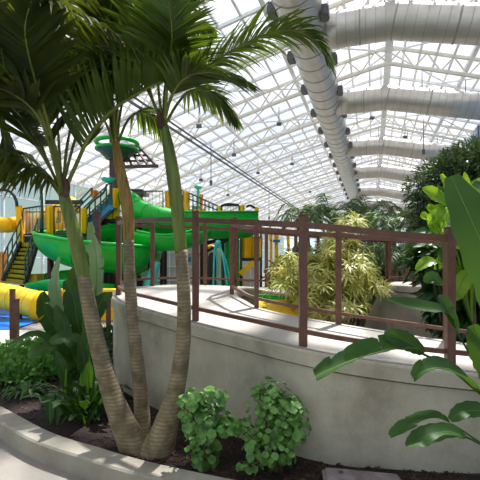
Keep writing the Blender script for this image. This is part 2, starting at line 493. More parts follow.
t = thing('concrete_walkway', 'raised curving concrete ramp wall behind the palm trunks carrying the brown railings', 'walkway', G(240, 3.8))
def secs(prof_fn):
    rows = []
    for i in range(NS+1): rows.append(prof_fn(i))
    return rows
def outn(i):
    n = normal2(OUT, i); d = INN[i]-OUT[i]; d.z = 0
    return -n if n.dot(d) > 0 else n
def inn_(i):
    n = normal2(INN, i); d = OUT[i]-INN[i]; d.z = 0
    return -n if n.dot(d) > 0 else n
OUTN = [outn(i) for i in range(NS+1)]; INNN = [inn_(i) for i in range(NS+1)]
def wallrow(i):
    o, q = OUT[i], INN[i]; a, b = OUTN[i]*-.015, INNN[i]*-.015
    return [V((o.x, o.y, -.2))+a, V((o.x, o.y, o.z-.14))+a, V((q.x, q.y, q.z-.14))+b, V((q.x, q.y, -.2))+b]
m = MB(); m.grid(secs(wallrow), True)
for r in (wallrow(0), wallrow(NS)): m.add(r, [(0, 1, 2, 3)])
for p_ in range(len(m.sm)): m.sm[p_] = False
m.build('retaining_wall', M['wall'], t)
def coprow(side):
    def f(i):
        o = (OUT if side else INN)[i]; n = (OUTN if side else INNN)[i]; w = .16
        z = o.z
        a = n*.012
        return [o+a+V((0, 0, -.125)), o+a+V((0, 0, -.02)), o+a*.2+V((0, 0, 0)), o-n*w+V((0, 0, 0)), o-n*w+V((0, 0, -.125)), o+a+V((0, 0, -.125))]
    return f
for sd in (1, 0):
    m = MB(); m.grid(secs(coprow(sd)), False); m.build('coping', M['wall'] if sd else M['wall'], t)
def dk(i):
    o, q = OUT[i], INN[i]
    return [o-OUTN[i]*.012+V((0, 0, .004)), (o*.66+q*.34)+V((0, 0, .004)), (o*.34+q*.66)+V((0, 0, .004)), q-INNN[i]*.012+V((0, 0, .004))]
m = MB(); m.grid(secs(dk), False)
m.build('deck_surface', M['deck'], t)

# railings
def postmb(p, h, w=.065, base=True):
    m = MB(); m.box(p+V((0, 0, h/2)), (w, w, h)); m.box(p+V((0, 0, h+.006)), (w*1.15, w*1.15, .012))
    return m
def find(path, nrm, px, i0, i1, inset):
    def f(i):
        q = path[i]-nrm[i]*inset; return abs(240+q.x/q.y*F-px)
    return min(range(i0, i1), key=f)
def railing(label, path, nrm, idx, i0, i1, inset=.09, h=1.0, ph=1.08, w=.065):
    t = thing('railing', label, 'railing', path[idx[0]]-nrm[idx[0]]*inset, 'brown metal railings on the raised walkway')
    for i in idx:
        postmb(path[i]-nrm[i]*inset, ph, w).build('post', M['rail'], t, .004)
    for nm, z, hw in (('top_rail', h, .05), ('bottom_rail', .125, .036)):
        pth = [path[i]-nrm[i]*inset+V((0, 0, z)) for i in range(i0, i1+1)]
        m = MB(); a = .022 if nm == 'top_rail' else .018
        m.sweep(pth, [(-a, -hw/2), (a, -hw/2), (a, hw/2), (-a, hw/2)], smooth=False); m.build(nm, M['rail'], t)
    return t
per = NS/20
oi = [find(OUT, OUTN, 575, 0, int(2*per), .09), find(OUT, OUTN, 447, 0, int(8*per), .09), find(OUT, OUTN, 301, 0, int(8*per), .09), find(OUT, OUTN, 195, 0, int(8*per), .09),
      int(9.0*per), int(10.4*per), int(11.4*per)]
railing('tall brown railing along the near outer edge of the walkway, crossing the whole picture', OUT, OUTN, oi, 4, int(11.4*per))
oi2 = [find(OUT, OUTN, p, int(12*per), int(17*per), .09) for p in (206, 267, 294, 318, 350)]
railing('brown railing along the far outer edge of the walkway behind the yellow-green bush', OUT, OUTN, oi2, int(11.5*per), int(16*per), w=.06)
oi3 = [int(i*per) for i in (16.6, 17.0, 17.4, 17.8, 18.3, 19, 20)]
railing('distant brown railing beyond the round pit wall on the right', OUT, OUTN, oi3, int(16.1*per), NS, w=.055)
ii = [find(INN, INNN, p, 0, int(9*per), .06) for p in (560, 447, 337, 257)]+[int(9*per), int(11*per)]
railing('brown railing on the inner edge of the walkway in front of the bush', INN, INNN, ii, 4, int(11*per), .06, w=.058)
ii2 = [int(i*per) for i in (15.6, 16.4, 17.1, 17.8, 18.5, 19.3)]
railing('brown railing on the rim of the round concrete pit wall', INN, INNN, ii2, int(15.6*per), int(19.3*per), .06, h=.95, ph=1.0, w=.05)

# ------------------------------------------------------------------ planter curb and mulch
CI = [(-400, 9.0), (-200, 8.2), (-110, 6.9), (-60, 5.7), (0, 4.55), (50, 3.86), (100, 3.53), (150, 3.28), (240, 3.0), (350, 2.78), (450, 2.6), (560, 2.45), (700, 2.3)]
cpath = spline([G(a, d, 0) for a, d in CI], 90)
def curbrow(i):
    n = normal2(cpath, i)
    if n.y > 0: n = -n
    p = cpath[i]; w = .2
    return [p+V((0, 0, -.05)), p+V((0, 0, .02)), p+n*.012+V((0, 0, .03)), p+n*(w-.015)+V((0, 0, .03)), p+n*w+V((0, 0, .015)), p+n*(w+.004)+V((0, 0, -.15))]
m = MB(); m.grid([curbrow(i) for i in range(91)], False)
cb = m.build('planter_curb', M['curb']); tag(cb, 'low curved pale concrete curb edging the planting bed in front', 'curb')
# mulch bed
def mulch_z(x, y): return .0+.02*noise.noise(V((x*2.1, y*2.1, 0)))+.012*noise.noise(V((x*9, y*9, 3)))
m = MB(); rows = []
for i in range(91):
    p = cpath[i]; back = G(240+(p.x/p.y*F), 7.55 if p.x/p.y*F+240 < 118 else 12, 0)
    px = 240+p.x/p.y*F
    # back point: left part ends at the pool deck, right part runs on under the walkway
    if px < 118: bk = V((p.x*1.0-.2, 7.6+min(0, (p.x+8))*.0, 0))
    else: bk = V((p.x*3.4+.0, 11.5, 0))
    if bk.y < p.y+.2: bk = p+V((0, .2, 0))
    row = []
    for j in range(60):
        q = p.lerp(bk, (j/59)**1.3); row.append(V((q.x, q.y, mulch_z(q.x, q.y))))
    rows.append(row)
m.grid(rows, True)
tag(m.build('bark_mulch', M['mulch']), 'dark brown bark mulch covering the planting bed', 'mulch', kind='stuff')
m = MB(); rnd = random.Random(3)
for i in range(5200):
    px = rnd.uniform(-40, 500); D = rnd.uniform(2.75, 6.5) if px < 130 else rnd.uniform(2.75, 4.4)
    q = G(px, D)
    # keep inside curb
    k2 = min(range(91), key=lambda j: abs(cpath[j].x-q.x)+(0 if cpath[j].y < 7 else 9))
    if q.y < cpath[k2].y+.05: continue
    z = mulch_z(q.x, q.y)+.006
    R = Matrix.Rotation(rnd.uniform(0, PI), 3, 'Z') @ Matrix.Rotation(rnd.uniform(-.5, .5), 3, 'X') @ Matrix.Rotation(rnd.uniform(-.4, .4), 3, 'Y')
    m.box(V((q.x, q.y, z)), (rnd.uniform(.015, .055), rnd.uniform(.006, .015), .005), R=R)
tag(m.build('bark_chips', M['chip']), 'loose bark chips scattered over the mulch', 'mulch', kind='stuff')
# ground lid
c = G(364, 3.0, .035)
t = thing('valve_box_lid', 'worn grey rectangular lid lying on the mulch at the bottom edge', 'lid', c-V((0, 0, .035)))
m = MB(); R = Matrix.Rotation(-.09, 3, 'Z') @ Matrix.Rotation(.05, 3, 'Y')
m.box(G(364, 2.98, .035), (.53, .24, .04), R=R); m.build('lid', M['slab'], t, .02)
m = MB(); m.box(G(364, 2.98, .01), (.57, .28, .035), R=R); m.build('rim', M['slab'], t, .02)
m = MB(); m.lathe(G(341, 3.03, .074), [(0.0, .004), (.016, .004), (.016, -.006)], 12); m.build('bolt', M['dgrey'], t)

# ------------------------------------------------------------------ pool and pool deck on the left
m = MB(); m.add([(-13, 7.6, -.02), (-2.7, 7.6, -.02), (-2.7, 9.7, -.02), (-14, 9.7, -.02), (-13, 7.6, -.2), (-2.7, 7.6, -.2), (-2.7, 9.7, -.2), (-14, 9.7, -.2)], [(0, 1, 2, 3), (4, 5, 1, 0), (1, 5, 6, 2), (3, 2, 6, 7), (0, 3, 7, 4)])
tag(m.build('floor_pool_deck', M['pooldeck']), kind='structure')
m = MB(); m.add([(-18.9, 9.72, -.1), (-5.6, 9.72, -.1), (-5.6, 21.7, -.1), (-15.2, 21.7, -.1)], [(0, 1, 2, 3)])
tag(m.build('pool_water', M['water']), 'blue pool water beyond the pale pool deck on the left', 'water')
for o_ in [((12.5, 290, 350), 'brown metal post standing by the pool at far left, taller of the pair'), ((16.5, 300, 350), 'short brown metal post beside the taller one at far left'),
           ((97, 291, 345), 'brown post right of the left palm trunk, taller of its pair'), ((108.5, 298, 348), 'short brown post between the left palm trunk and the walkway wall')]:
    (px, y0, y1), lb = o_
    D = 1.6*F/(y1-HOR); h = (y1-y0)/F*D
    t = thing('metal_post', lb, 'post', G(px, D), 'brown posts by the pool')
    m = MB(); m.box(G(px, D, h/2), (.07, .07, h)); m.build('post_shaft', M['rail'], t)
    m = MB(); m.box(G(px, D, h+.01), (.08, .08, .02)); m.box(G(px, D, .01), (.13, .13, .03)); m.build('end_cap', M['rail'], t)

t = thing('metal_post', 'tall dark brown post in front of the green slide, left of the middle palm', 'post', G(97, 9.2))
m = MB(); m.box(G(97, 9.2, 1.25), (.13, .13, 2.76)); m.build('post_shaft', M['brown'], t)
m = MB(); m.box(G(97, 9.2, 2.65), (.16, .16, .04)); m.build('end_cap', M['brown'], t)
# ------------------------------------------------------------------ water play structure
def hbox(m, x0, y0, x1, y1, D, dep):
    a = P(x0, y0, D); b = P(x1, y1, D)
    m.box(((a.x+b.x)/2, D+dep/2, (a.z+b.z)/2), (abs(b.x-a.x), dep, abs(b.z-a.z))); return m
def flume(path, r, th=.06, seg=14, lo=0, hi=PI):
    prof = [(-math.cos(lo+(hi-lo)*j/seg)*r, -math.sin(lo+(hi-lo)*j/seg)*r) for j in range(seg+1)]
    prof += [(-math.cos(hi-(hi-lo)*j/seg)*(r+th), -math.sin(hi-(hi-lo)*j/seg)*(r+th)) for j in range(seg+1)]
    return MB().sweep(path, prof)
def rings(m, path, r, every, n=20, w=.09):
    prof = [(math.cos(2*PI*j/n)*r, math.sin(2*PI*j/n)*r) for j in range(n)]
    for i in range(every, len(path)-1, every):
        T = (path[i+1]-path[i]).normalized(); m.sweep([path[i]-T*w/2, path[i]+T*w/2], prof)
    return m
def tubeslide(name, label, pts, r, mt, D_g=None):
    path = spline(pts, 48)
    t = thing(name, label, 'water slide', path[len(path)//2])
    m = MB(); m.tube(pts, r, n=48, seg=24); m.build('slide_tube', mt, t)
    m = rings(MB(), path, r*1.035, 8, 24, .06); build_split(m, 'joint_ring', mt, t)
    return t
def legs(t, pts, r=.07, m_=None):
    for p in pts:
        m = MB(); m.tube([V((p.x, p.y, -.13)), p], r, seg=10); m.build('support_leg', m_ or M['brown'], t)
def panelfence(t, a, b, h, mt, post=.05, net=True, nbar=6):
    a, b = V(a), V(b)
    m = MB(); m.bar(a+V((0, 0, h)), b+V((0, 0, h)), post); m.bar(a, b, post)
    m.tube([a, a+V((0, 0, h))], post/2, seg=6); m.tube([b, b+V((0, 0, h))], post/2, seg=6)
    for i in range(1, nbar):
        p = a.lerp(b, i/nbar); m.bar(p, p+V((0, 0, h)), post*.22)
    m.build('guard_rail', mt, t)
    if net:
        m = MB(); m.grid([[a, b], [a+V((0, 0, h)), b+V((0, 0, h))]], False); m.build('net_panel', M['net'], t)

def corner(t, x0, y0, x1, y1, D, mt=None):
    # slightly flared moulded corner panel wrapping a post, with dark caps
    a = P(x0, y0, D); b = P(x1, y1, D); cx = (a.x+b.x)/2; w = abs(b.x-a.x)/2
    m = MB(); rows = []
    for f_, z in ((1.05, a.z), (1.0, a.z*.7+b.z*.3), (.82, a.z*.35+b.z*.65), (.85, b.z)):
        rows.append([V((cx+math.cos(q)*w*f_, D+.2+math.sin(q)*.2*f_, z)) for q in [2*PI*j/8+PI/8 for j in range(9)]])
    m.grid(rows, False)
    m.add(rows[0][:8], [tuple(range(8))]); m.add(rows[-1][:8], [tuple(reversed(range(8)))])
    m.box((cx, D-.02, (a.z+b.z)/2), (w*.5, .06, abs(a.z-b.z)*.9))
    return m.build('corner_panel', mt or M['yellow'], t)

# -- left tower
D = 16.0
t = thing('play_tower', 'left play tower with yellow corner panels and black net rails above yellow stairs', 'play tower', G(50, D))
legs(t, [P(22, 243, D), P(50, 243, D), P(83, 240, D), P(22, 243, D+2.2), P(52, 243, D+2.2), P(83, 240, D+2.2)], .09)
m = MB(); hbox(m, 20, 236, 86, 243, D, 2.3); m.build('platform', M['black'], t)
m = MB(); a = P(17, 206, D); b = P(24, 244, D)
m.bar(P(19, 206, D), P(22, 244, D), .2, .2); m.build('corner_panel', M['yellow'], t)
corner(t, 43.5, 205, 54, 234, D); corner(t, 79, 208, 85, 233, D); corner(t, 60, 207, 64, 232, D+2.2, M['yellow']); corner(t, 23, 210, 27, 234, D+2.2, M['orange'])
panelfence(t, P(23, 235, D), P(43, 232, D), 1.0, M['black']); panelfence(t, P(54, 234, D), P(80, 234, D), 1.05, M['black'])
panelfence(t, P(23, 235, D+2.2), P(80, 235, D+2.2), 1.0, M['black'])
m = MB(); hbox(m, 45, 200, 82, 204, D, .12); m.build('lintel', M['black'], t)
m = MB(); hbox(m, 55, 223, 79, 232, D+1.8, .1); m.build('yellow_panel', M['yellow'], t)
for pts in ([(41, 232), (42, 205), (40, 185), (35, 176), (30, 175), (26, 180)],):
    m = MB(); m.tube([P(x, y, D-.1) for x, y in pts], .055, seg=8); m.build('water_pipe', M['dgreen'], t)
for pts in ([(17, 206), (16, 200), (12, 193), (6, 190), (-3, 190)],):
    m = MB(); m.tube([P(x, y, D-.1) for x, y in pts], .06, seg=8); m.build('arch_pipe', M['black'], t)
# -- yellow stair
t = thing('yellow_staircase', 'yellow-green staircase with dark side rails descending left of the green slide', 'stairs', P(8, 285, D))
l0, l1, r0, r1 = P(21, 243, 15.9), P(3, 281, 14.8), P(38, 242, 15.9), P(25, 284, 14.8)
for i in range(9):
    a, b, c, d = l0.lerp(l1, i/9), r0.lerp(r1, i/9), r0.lerp(r1, (i+1)/9), l0.lerp(l1, (i+1)/9)
    m = MB(); dz = V((0, 0, -.05)); a2, b2 = V((a.x, a.y, d.z)), V((b.x, b.y, c.z))
    m.add([a2, b2, c, d, a2+dz, b2+dz, c+dz, d+dz], [(0, 1, 2, 3), (7, 6, 5, 4), (0, 4, 5, 1), (1, 5, 6, 2), (2, 6, 7, 3), (3, 7, 4, 0)])
    m.add([a, b, b2, a2, a+V((0, .03, 0)), b+V((0, .03, 0)), b2+V((0, .03, 0)), a2+V((0, .03, 0))], [(0, 3, 2, 1), (4, 5, 6, 7), (0, 1, 5, 4), (1, 2, 6, 5), (2, 3, 7, 6), (3, 0, 4, 7)])
    m.build('step', M['ygreen'], t)
for a0, a1 in ((l0, l1), (r0, r1)):
    m = MB(); m.bar(a0, a1, .07, .22); m.build('stringer', M['black'], t)
    m = MB()
    for f_ in (0, .25, .5, .75, 1):
        c = a0.lerp(a1, f_); m.bar(c, c+V((0, 0, .9)), .035)
    for z in (.45, .9): m.bar(a0+V((0, 0, z)), a1+V((0, 0, z)), .04)
    m.build('handrail', M['dgreen'], t)
# -- yellow tubes
t = tubeslide('tube_slide', 'upper yellow tube slide leaving the left tower at the picture edge', [P(-30, 228, 16), P(-5, 225, 16), P(8, 225, 16), P(18, 224, 16.6)], .29, M['yellow'])
t = tubeslide('tube_slide', 'big pale yellow tube slide lying low above the pool at far left', [P(-45, 297, 13), P(-10, 295, 12.6), P(15, 299, 12.3), P(38, 305, 12), P(44, 306, 12)], .38, M['yel2'])
m = MB(); c = P(44, 306, 12)
m.tube([P(37, 305.5, 12), P(50, 308, 12)], [.43, .45], n=2, seg=22); m.build('exit_collar', M['yellow'], t)
legs(t, [P(-20, 305, 12.7), P(20, 308, 12.2)], .06)
t = tubeslide('tube_slide', 'wide yellow tube slide behind the net rail of the left tower', [P(28, 228, 19), P(40, 222, 19), P(60, 212, 19), P(75, 205, 19.5)], .42, M['yel2'])
# low yellow walls
t = thing('pool_barrier', 'long yellow low barrier at the pool edge left of the walkway', 'barrier', G(105, 12))
m = MB(); hbox(m, 56, 291, 124, 311, 12, .4); m.build('panel', M['yellow'], t, .03)
m = MB(); hbox(m, 55, 289.5, 125, 292, 11.95, .5); m.build('cap', M['yel2'], t, .02)
m = MB(); hbox(m, 56, 311, 124, 323, 12.05, .3); m.build('plinth', M['yellow'], t)
t = thing('side_panel', 'orange panel standing at the far left edge under the upper tube slide', 'panel', G(0, 17.4))
m = MB(); hbox(m, -12, 252, 6, 290, 17.4, .1); m.build('panel', M['orange'], t); legs(t, [P(-10, 255, 17.5), P(5, 255, 17.5)], .06)
t = thing('side_panel', 'small yellow panel below the yellow staircase', 'panel', G(32, 17))
m = MB(); hbox(m, 26, 274, 37, 286, 16.9, .6); m.build('panel', M['yellow'], t); m = MB(); m.bar(P(33, 262, 16.8), P(26, 285, 16.8), .08); m.build('brace', M['black'], t)
# -- central tower
D = 17.0
t = thing('play_tower', 'central play tower with tall yellow corner panels beside the brown mast', 'play tower', G(115, D))
corner(t, 110.5, 188, 119, 220, D); corner(t, 138, 191, 142, 200, D+1.6, M['orange'])
m = MB(); hbox(m, 104, 218, 142, 222, D, 2.2); m.build('platform', M['black'], t)
m = MB(); hbox(m, 101, 213, 112, 219, D-.05, .1); m.build('yellow_panel', M['yellow'], t)
m = MB(); hbox(m, 127, 189, 142, 192, D+.3, 1.4); m.build('canopy_bar', M['black'], t)
panelfence(t, P(142, 207, D+1), P(163, 207, D+1), .68, M['dgreen'])
m = MB(); hbox(m, 140, 207, 164, 209, D+.8, 1.4); m.build('bridge_deck', M['black'], t)
legs(t, [P(106, 221, D), P(139, 221, D), P(106, 221, D+2), P(139, 221, D+2), P(162, 209, D+1)], .09)
corner(t, 89, 190, 97, 197, D+1.5, M['orange'])
# mast with ring and frame
t = thing('mast', 'dark brown mast rising behind the middle palm with a green ring and brown frame', 'mast', G(114.5, 17.8))
m = MB(); m.box(P(114.5, 215, 17.8)+V((0, 0, 0)), (.34, .34, 9.0)); m.build('mast_post', M['brown'], t)
ctr = P(117, 143, 17.8)
m = MB(); ring = [ctr+V((math.cos(2*PI*j/28)*.85, math.sin(2*PI*j/28)*.85, 0)) for j in range(29)]
m.tube(ring, .09, n=56, seg=8); m.tube([p+V((0, 0, -.28)) for p in ring], .06, n=56, seg=8)
m.build('ring', M['green'], t)
m = MB(); m.lathe(ctr+V((0, 0, -.35)), [(.05, -.45), (.45, -.35), (.78, 0), (.8, .1)], 24); m.build('bucket', M['dgreen'], t)
m = MB(); c0 = P(128, 166, 17.8)
A_, B_, C_, D_ = P(124, 167, 17.2), P(157, 166, 17.2), P(139, 146, 19.5), P(118, 146, 19.5)
for a, b in ((A_, B_), (B_, C_), (C_, D_), (D_, A_)): m.bar(a, b, .12)
for f_ in (.25, .5, .75): m.bar(A_.lerp(B_, f_), D_.lerp(C_, f_), .08); m.bar(A_.lerp(D_, f_), B_.lerp(C_, f_), .08)
m.build('roof_frame', M['brown'], t)
# blue stair
t = thing('blue_staircase', 'blue staircase with green rails climbing right to the central tower', 'stairs', P(85, 240, 16.6))
a0, a1 = P(84, 233, 16.5), P(112, 206, 16.5)
for i in range(11):
    c = a0.lerp(a1, (i+.5)/11); m = MB(); m.box((c.x, c.y+.5, c.z), (.2, 1, .05)); m.box((c.x-.1, c.y+.5, c.z-.07), (.03, 1, .13)); m.build('step', M['blue'], t)
for y in (0, 1):
    m = MB(); m.bar(a0+V((0, y, 0)), a1+V((0, y, 0)), .05, .24); m.build('stringer', M['blue'], t)
m = MB(); m.grid([[a0+V((0, .04, .1)), a1+V((0, .04, .1))], [a0+V((0, .04, .5)), a1+V((0, .04, .5))]], False); m.build('side_sheet', M['blue'], t)
m = MB(); m.bar(a0+V((0, -.05, -.17)), a1+V((0, -.05, -.17)), .05, .1); m.build('lower_beam', M['black'], t)
for y in (0, 1):
    m = MB(); w_ = V((0, y, 0))
    for f_ in (0, .2, .4, .6, .8, 1):
        c = a0.lerp(a1, f_)+w_; m.bar(c, c+V((0, 0, 1.0)), .045)
    for z in (.15, .55, 1): m.bar(a0+V((0, 0, z))+w_, a1+V((0, 0, z))+w_, .04)
    m.build('handrail', M['dgreen'], t)
m = MB(); m.bar(P(72, 209, 16.6), P(92, 188, 16.6), .05); m.bar(P(72, 214, 16.6), P(92, 194, 16.6), .05); m.bar(P(72, 214, 16.6), P(72, 209, 16.6), .05); m.bar(P(92, 194, 16.6), P(92, 188, 16.6), .05)
m.build('upper_rail', M['dgreen'], t)
m = MB(); m.grid([[a0+V((0, 0, .1)), a1+V((0, 0, .1))], [a0+V((0, 0, 1)), a1+V((0, 0, 1))]], False); m.build('net_panel', M['net'], t)
t = thing('water_flower', 'teal flower shaped water spout on a curved green stalk', 'water spout', P(88, 215, 16.2))
m = MB(); m.tube([P(84, 212, 16.2), P(93, 201, 16.2), P(103, 193, 16.2), P(107, 184, 16.2)], .045, n=18); m.build('stalk', M['dgreen'], t)
c = P(108, 183, 16.2)
for j in range(7):
    a = 2*PI*j/7; m = MB()
    d = V((math.cos(a), math.sin(a), 0)); s2 = V((-d.y, d.x, 0))
    rows = []
    for q, (r, z, w) in enumerate(((.0, 0, .04), (.1, .04, .1), (.2, .1, .14), (.27, .17, .1), (.3, .2, .02))):
        rows.append([c+d*r*.9-s2*w+V((0, 0, z)), c+d*r+V((0, 0, z-.02)), c+d*r*.9+s2*w+V((0, 0, z))])
    m.grid(rows); m.build('petal', M['teal'], t)
# -- green spiral open flume
cx = P(95, 262, 17.6)
def gp(px, py, D): return P(px, py, D)
pth = spline([gp(170, 210, 18.8), gp(150, 217, 18.6), gp(120, 223, 18.2), gp(88, 228, 17.2), gp(64, 232, 16.2), gp(66, 236, 15.0), gp(92, 243, 14.6), gp(124, 247, 15.2), gp(137, 252, 17), gp(120, 262, 18.6), gp(82, 270, 18.6), gp(60, 276, 17.5)], 90)
t = thing('open_slide', 'large bright green open slide spiralling around the central tower', 'water slide', G(95, 16))
flume(pth, .92, .06).build('slide_trough', M['green'], t)
m = MB()
for sg in (-1, 1):
    q = []
    for i, p in enumerate(pth):
        T = (pth[min(i+1, 90)]-pth[max(i-1, 0)]).normalized(); S_ = T.cross(V((0, 0, 1))).normalized(); q.append(p+S_*sg*.95)
    m.tube(q, .06, n=150, seg=6)
m.build('rim', M['green'], t)
m = MB()
prof = [(-math.cos(PI*j/10)*1.01, -math.sin(PI*j/10)*1.01) for j in range(11)]+[(-math.cos(PI-PI*j/10)*.96, -math.sin(PI-PI*j/10)*.96) for j in range(11)]
for i in range(8, 86, 13): m.sweep([pth[i], pth[i]+(pth[i+1]-pth[i]).normalized()*.08], prof)
build_split(m, 'joint_flange', M['green'], t)
legs(t, [gp(50, 258, 15.6), gp(95, 270, 14.6), gp(141, 280, 16.5)], .1)
t = thing('slide_exit', 'lower green and teal slide bowl under the big green slide', 'water slide', G(55, 14.8))
pth = spline([gp(36, 283, 14.8), gp(55, 280, 14.2), gp(85, 282, 13.8), gp(108, 284, 14.4)], 20)
flume(pth, .36, .05).build('slide_trough', M['green'], t)
m = MB(); m.tube([p+V((0, -.38, 0)) for p in pth], .04, n=20, seg=6); m.build('rim', M['teal'], t)
legs(t, [gp(60, 290, 14.2), gp(90, 292, 14)], .06)
# -- green tube
t = tubeslide('tube_slide', 'green tube slide curving down to the right from the central tower', [P(124, 196, 17.4), P(132, 202, 17), P(142, 211, 16.4), P(155, 215.5, 16), P(168, 218, 16), P(182, 220, 16.2)], .37, M['green'])
# -- right open flume
pth = spline([P(150, 220, 17.6), P(180, 219, 16.6), P(205, 221, 16), P(228, 221, 16), P(240, 220.5, 16.1), P(247, 220, 16.3)], 40)
t = thing('open_slide', 'deep green open slide running right behind the railing towards the right tower', 'water slide', G(215, 16))
flume(pth, .62, .06).build('slide_trough', M['green'], t)
m = MB(); q = []
for i, p in enumerate(pth):
    T = (pth[min(i+1, 40)]-pth[max(i-1, 0)]).normalized(); q.append(p+T.cross(V((0, 0, 1))).normalized()*.65)
m.tube(q, .05, n=80, seg=6); m.tube([p+V((0, -.05, .27)) for p in q], .04, n=80, seg=6); m.build('rim', M['green'], t)
m = MB(); n_ = [[p+V((0, 0, 0)) for p in q], [p+V((0, -.05, .27)) for p in q]]; m.grid(n_); m.build('splash_guard', M['green'], t)
m = MB(); m.bar(P(206, 243, 16.3), P(228, 238, 16.3), .14); m.bar(P(200, 255, 16.3), P(228, 240, 16.3), .1); m.build('cross_brace', M['black'], t)
legs(t, [P(206, 240, 16.3), P(223, 238, 16.6)], .07, M['dgreen'])
pth = spline([P(140, 232, 15.6), P(165, 236, 15.2), P(192, 232, 15.4), P(205, 224, 16.2)], 24)
t = thing('open_slide', 'lower green open slide section left of the tallest palm trunk', 'water slide', G(165, 15.4))
flume(pth, .5, .05).build('slide_trough', M['green'], t)
m = MB(); m.tube([p+V((0, -.52, 0)) for p in pth], .05, n=30, seg=6); m.build('rim', M['green'], t)
legs(t, [P(150, 242, 15.4)], .08, M['black'])
# -- upper deck with yellow corners (right)
D = 18.5
t = thing('play_tower', 'middle play tower with yellow corner panels and dark stair rails behind the tallest palm', 'play tower', G(185, D))
corner(t, 164, 191, 170, 207, D); corner(t, 182.5, 191, 188.5, 211, D); corner(t, 198, 194, 203, 209, D+1.5, M['orange'])
m = MB(); hbox(m, 162, 209, 205, 213, D, 2.2); m.build('platform', M['yellow'], t)
m = MB(); m.add([P(184, 209, D-.02), P(197, 214, D-.02), P(184, 216, D-.02), P(184, 209, D+.1), P(197, 214, D+.1), P(184, 216, D+.1)], [(0, 1, 2), (3, 5, 4), (0, 3, 4, 1), (1, 4, 5, 2), (2, 5, 3, 0)]); m.build('gusset', M['yellow'], t)
panelfence(t, P(170, 208, D), P(183, 208, D), .8, M['black'])
m = MB()
for i in range(8):
    x = 189+i*4; y = 205+i*1.6; m.bar(P(x, y+5, D), P(x, y-12+.4*i, D), .05)
m.bar(P(189, 193, D), P(222, 208, D), .06); m.bar(P(189, 199, D), P(222, 212, D), .05); m.bar(P(189, 211, D), P(222, 217, D), .1)
m.build('stair_rail', M['dgreen'], t)
m = MB(); hbox(m, 192, 206, 200, 213, D+.6, .1); m.build('blue_panel', M['blue'], t)
legs(t, [P(165, 212, D), P(202, 212, D), P(165, 212, D+2), P(202, 212, D+2)], .09, M['black'])
t = thing('water_flower', 'small teal spray post on top of the middle tower', 'water spout', P(198, 194, 18.9))
m = MB(); m.tube([P(198, 206, 18.9), P(198, 190, 18.9)], .06); m.build('stalk', M['teal'], t)
m = MB(); m.lathe(P(198, 187, 18.9), [(.03, .12), (.14, .05), (.2, -.02), (.06, -.12), (0, -.12)], 12); m.build('spray_head', M['teal'], t)
# -- right tower
D = 17.0
t = thing('play_tower', 'right play tower with green column, yellow boxes and black arched rails', 'play tower', G(248, D))
for (x0, y0, x1, y1, mt) in ((217, 205.5, 222, 214, 'yellow'), (238.5, 205, 245, 220, 'yellow'), (255, 207, 259, 222, 'yellow'), (240, 236, 252, 258, 'yellow'), (258, 237, 263, 258, 'yellow')):
    corner(t, x0, y0, x1, y1, D, M[mt])
m = MB(); hbox(m, 225, 236, 229.5, 290, D, .5); hbox(m, 232, 236, 239, 295, D+.1, .5); m.build('green_column', M['green'], t)
m = MB(); hbox(m, 240, 222, 262, 226, D, 2); hbox(m, 240, 258, 262, 261, D, 2); m.build('platform', M['black'], t)
m = MB(); hbox(m, 242, 236, 257, 258, D+1.2, .1); m.build('yellow_panel', M['yellow'], t)
for pts in ([(221, 206), (228, 204), (239, 205)], [(246, 207), (250, 205.5), (255, 208)], [(246, 236), (252, 233), (259, 238)]):
    m = MB(); m.tube([P(x, y, D) for x, y in pts], .05); m.build('arch_rail', M['black'], t)
panelfence(t, P(222, 213, D), P(239, 213, D), .3, M['black']); 
m = MB(); m.bar(P(240, 274, D), P(254, 262, D), .2, .2); m.build('stair_beam', M['yellow'], t)
m = MB(); hbox(m, 238, 270, 243, 290, D+.6, .1); m.build('yellow_panel', M['yel2'], t)
legs(t, [P(241, 222, D), P(261, 222, D), P(241, 222, D+2), P(261, 222, D+2)], .05, M['dgreen'])
for (x0, x1, y0, y1, lb) in ((274.5, 279, 230, 258, 'yellow panel post with a small blue sign beyond the railing'), (269, 273, 229, 240, 'short yellow post left of the blue-signed panel beyond the railing'), (287, 290, 232, 245, 'small yellow post beside the background palms')):
    D = 20; t = thing('yellow_post', lb, 'post', G((x0+x1)/2, D), 'yellow posts beyond the walkway')
    corner(t, x0, y0, x1, y1, D); legs(t, [P((x0+x1)/2, y1-1, D+.2)], .07, M['yellow'])
    if x0 == 274.5:
        m = MB(); hbox(m, 273, 239.5, 280, 242.5, D-.1, .05); m.build('blue_sign', M['blue'], t)
# spray hoops
for a, lb in (([(213, 292), (214, 262), (215, 247), (218, 243), (223, 258), (228, 292)], 'teal curved spray hoop in front of the grey wall, left one'), ([(219, 292), (217, 262), (216, 250), (219, 246), (226, 262), (232, 292)], 'teal curved spray hoop just right of the other one')):
    t = thing('spray_hoop', lb, 'water spout', P(a[0][0], 300, 15)); m = MB()
    dd = 15 if 'left' in lb else 15.6
    m.tube([P(x, y, dd) for x, y in a]+[P(a[-1][0]+1, 308, dd)], .032, n=30); m.build('hoop_pipe', M['teal'], t)
    m = MB(); m.lathe(P(a[3][0], a[3][1], dd), [(.0, .12), (.09, .08), (.09, -.08), (0, -.1)], 10); m.build('nozzle', M['teal'], t)
t = thing('teal_slide', 'teal slide side seen low behind the first walkway posts', 'water slide', G(154, 15.3))
m = MB(); m.tube([P(148, 300, 15.3), P(152, 275, 15.3), P(158, 262, 15.3)], [.3, .2, .1], n=14, seg=12); m.build('slide_foot', M['teal'], t)
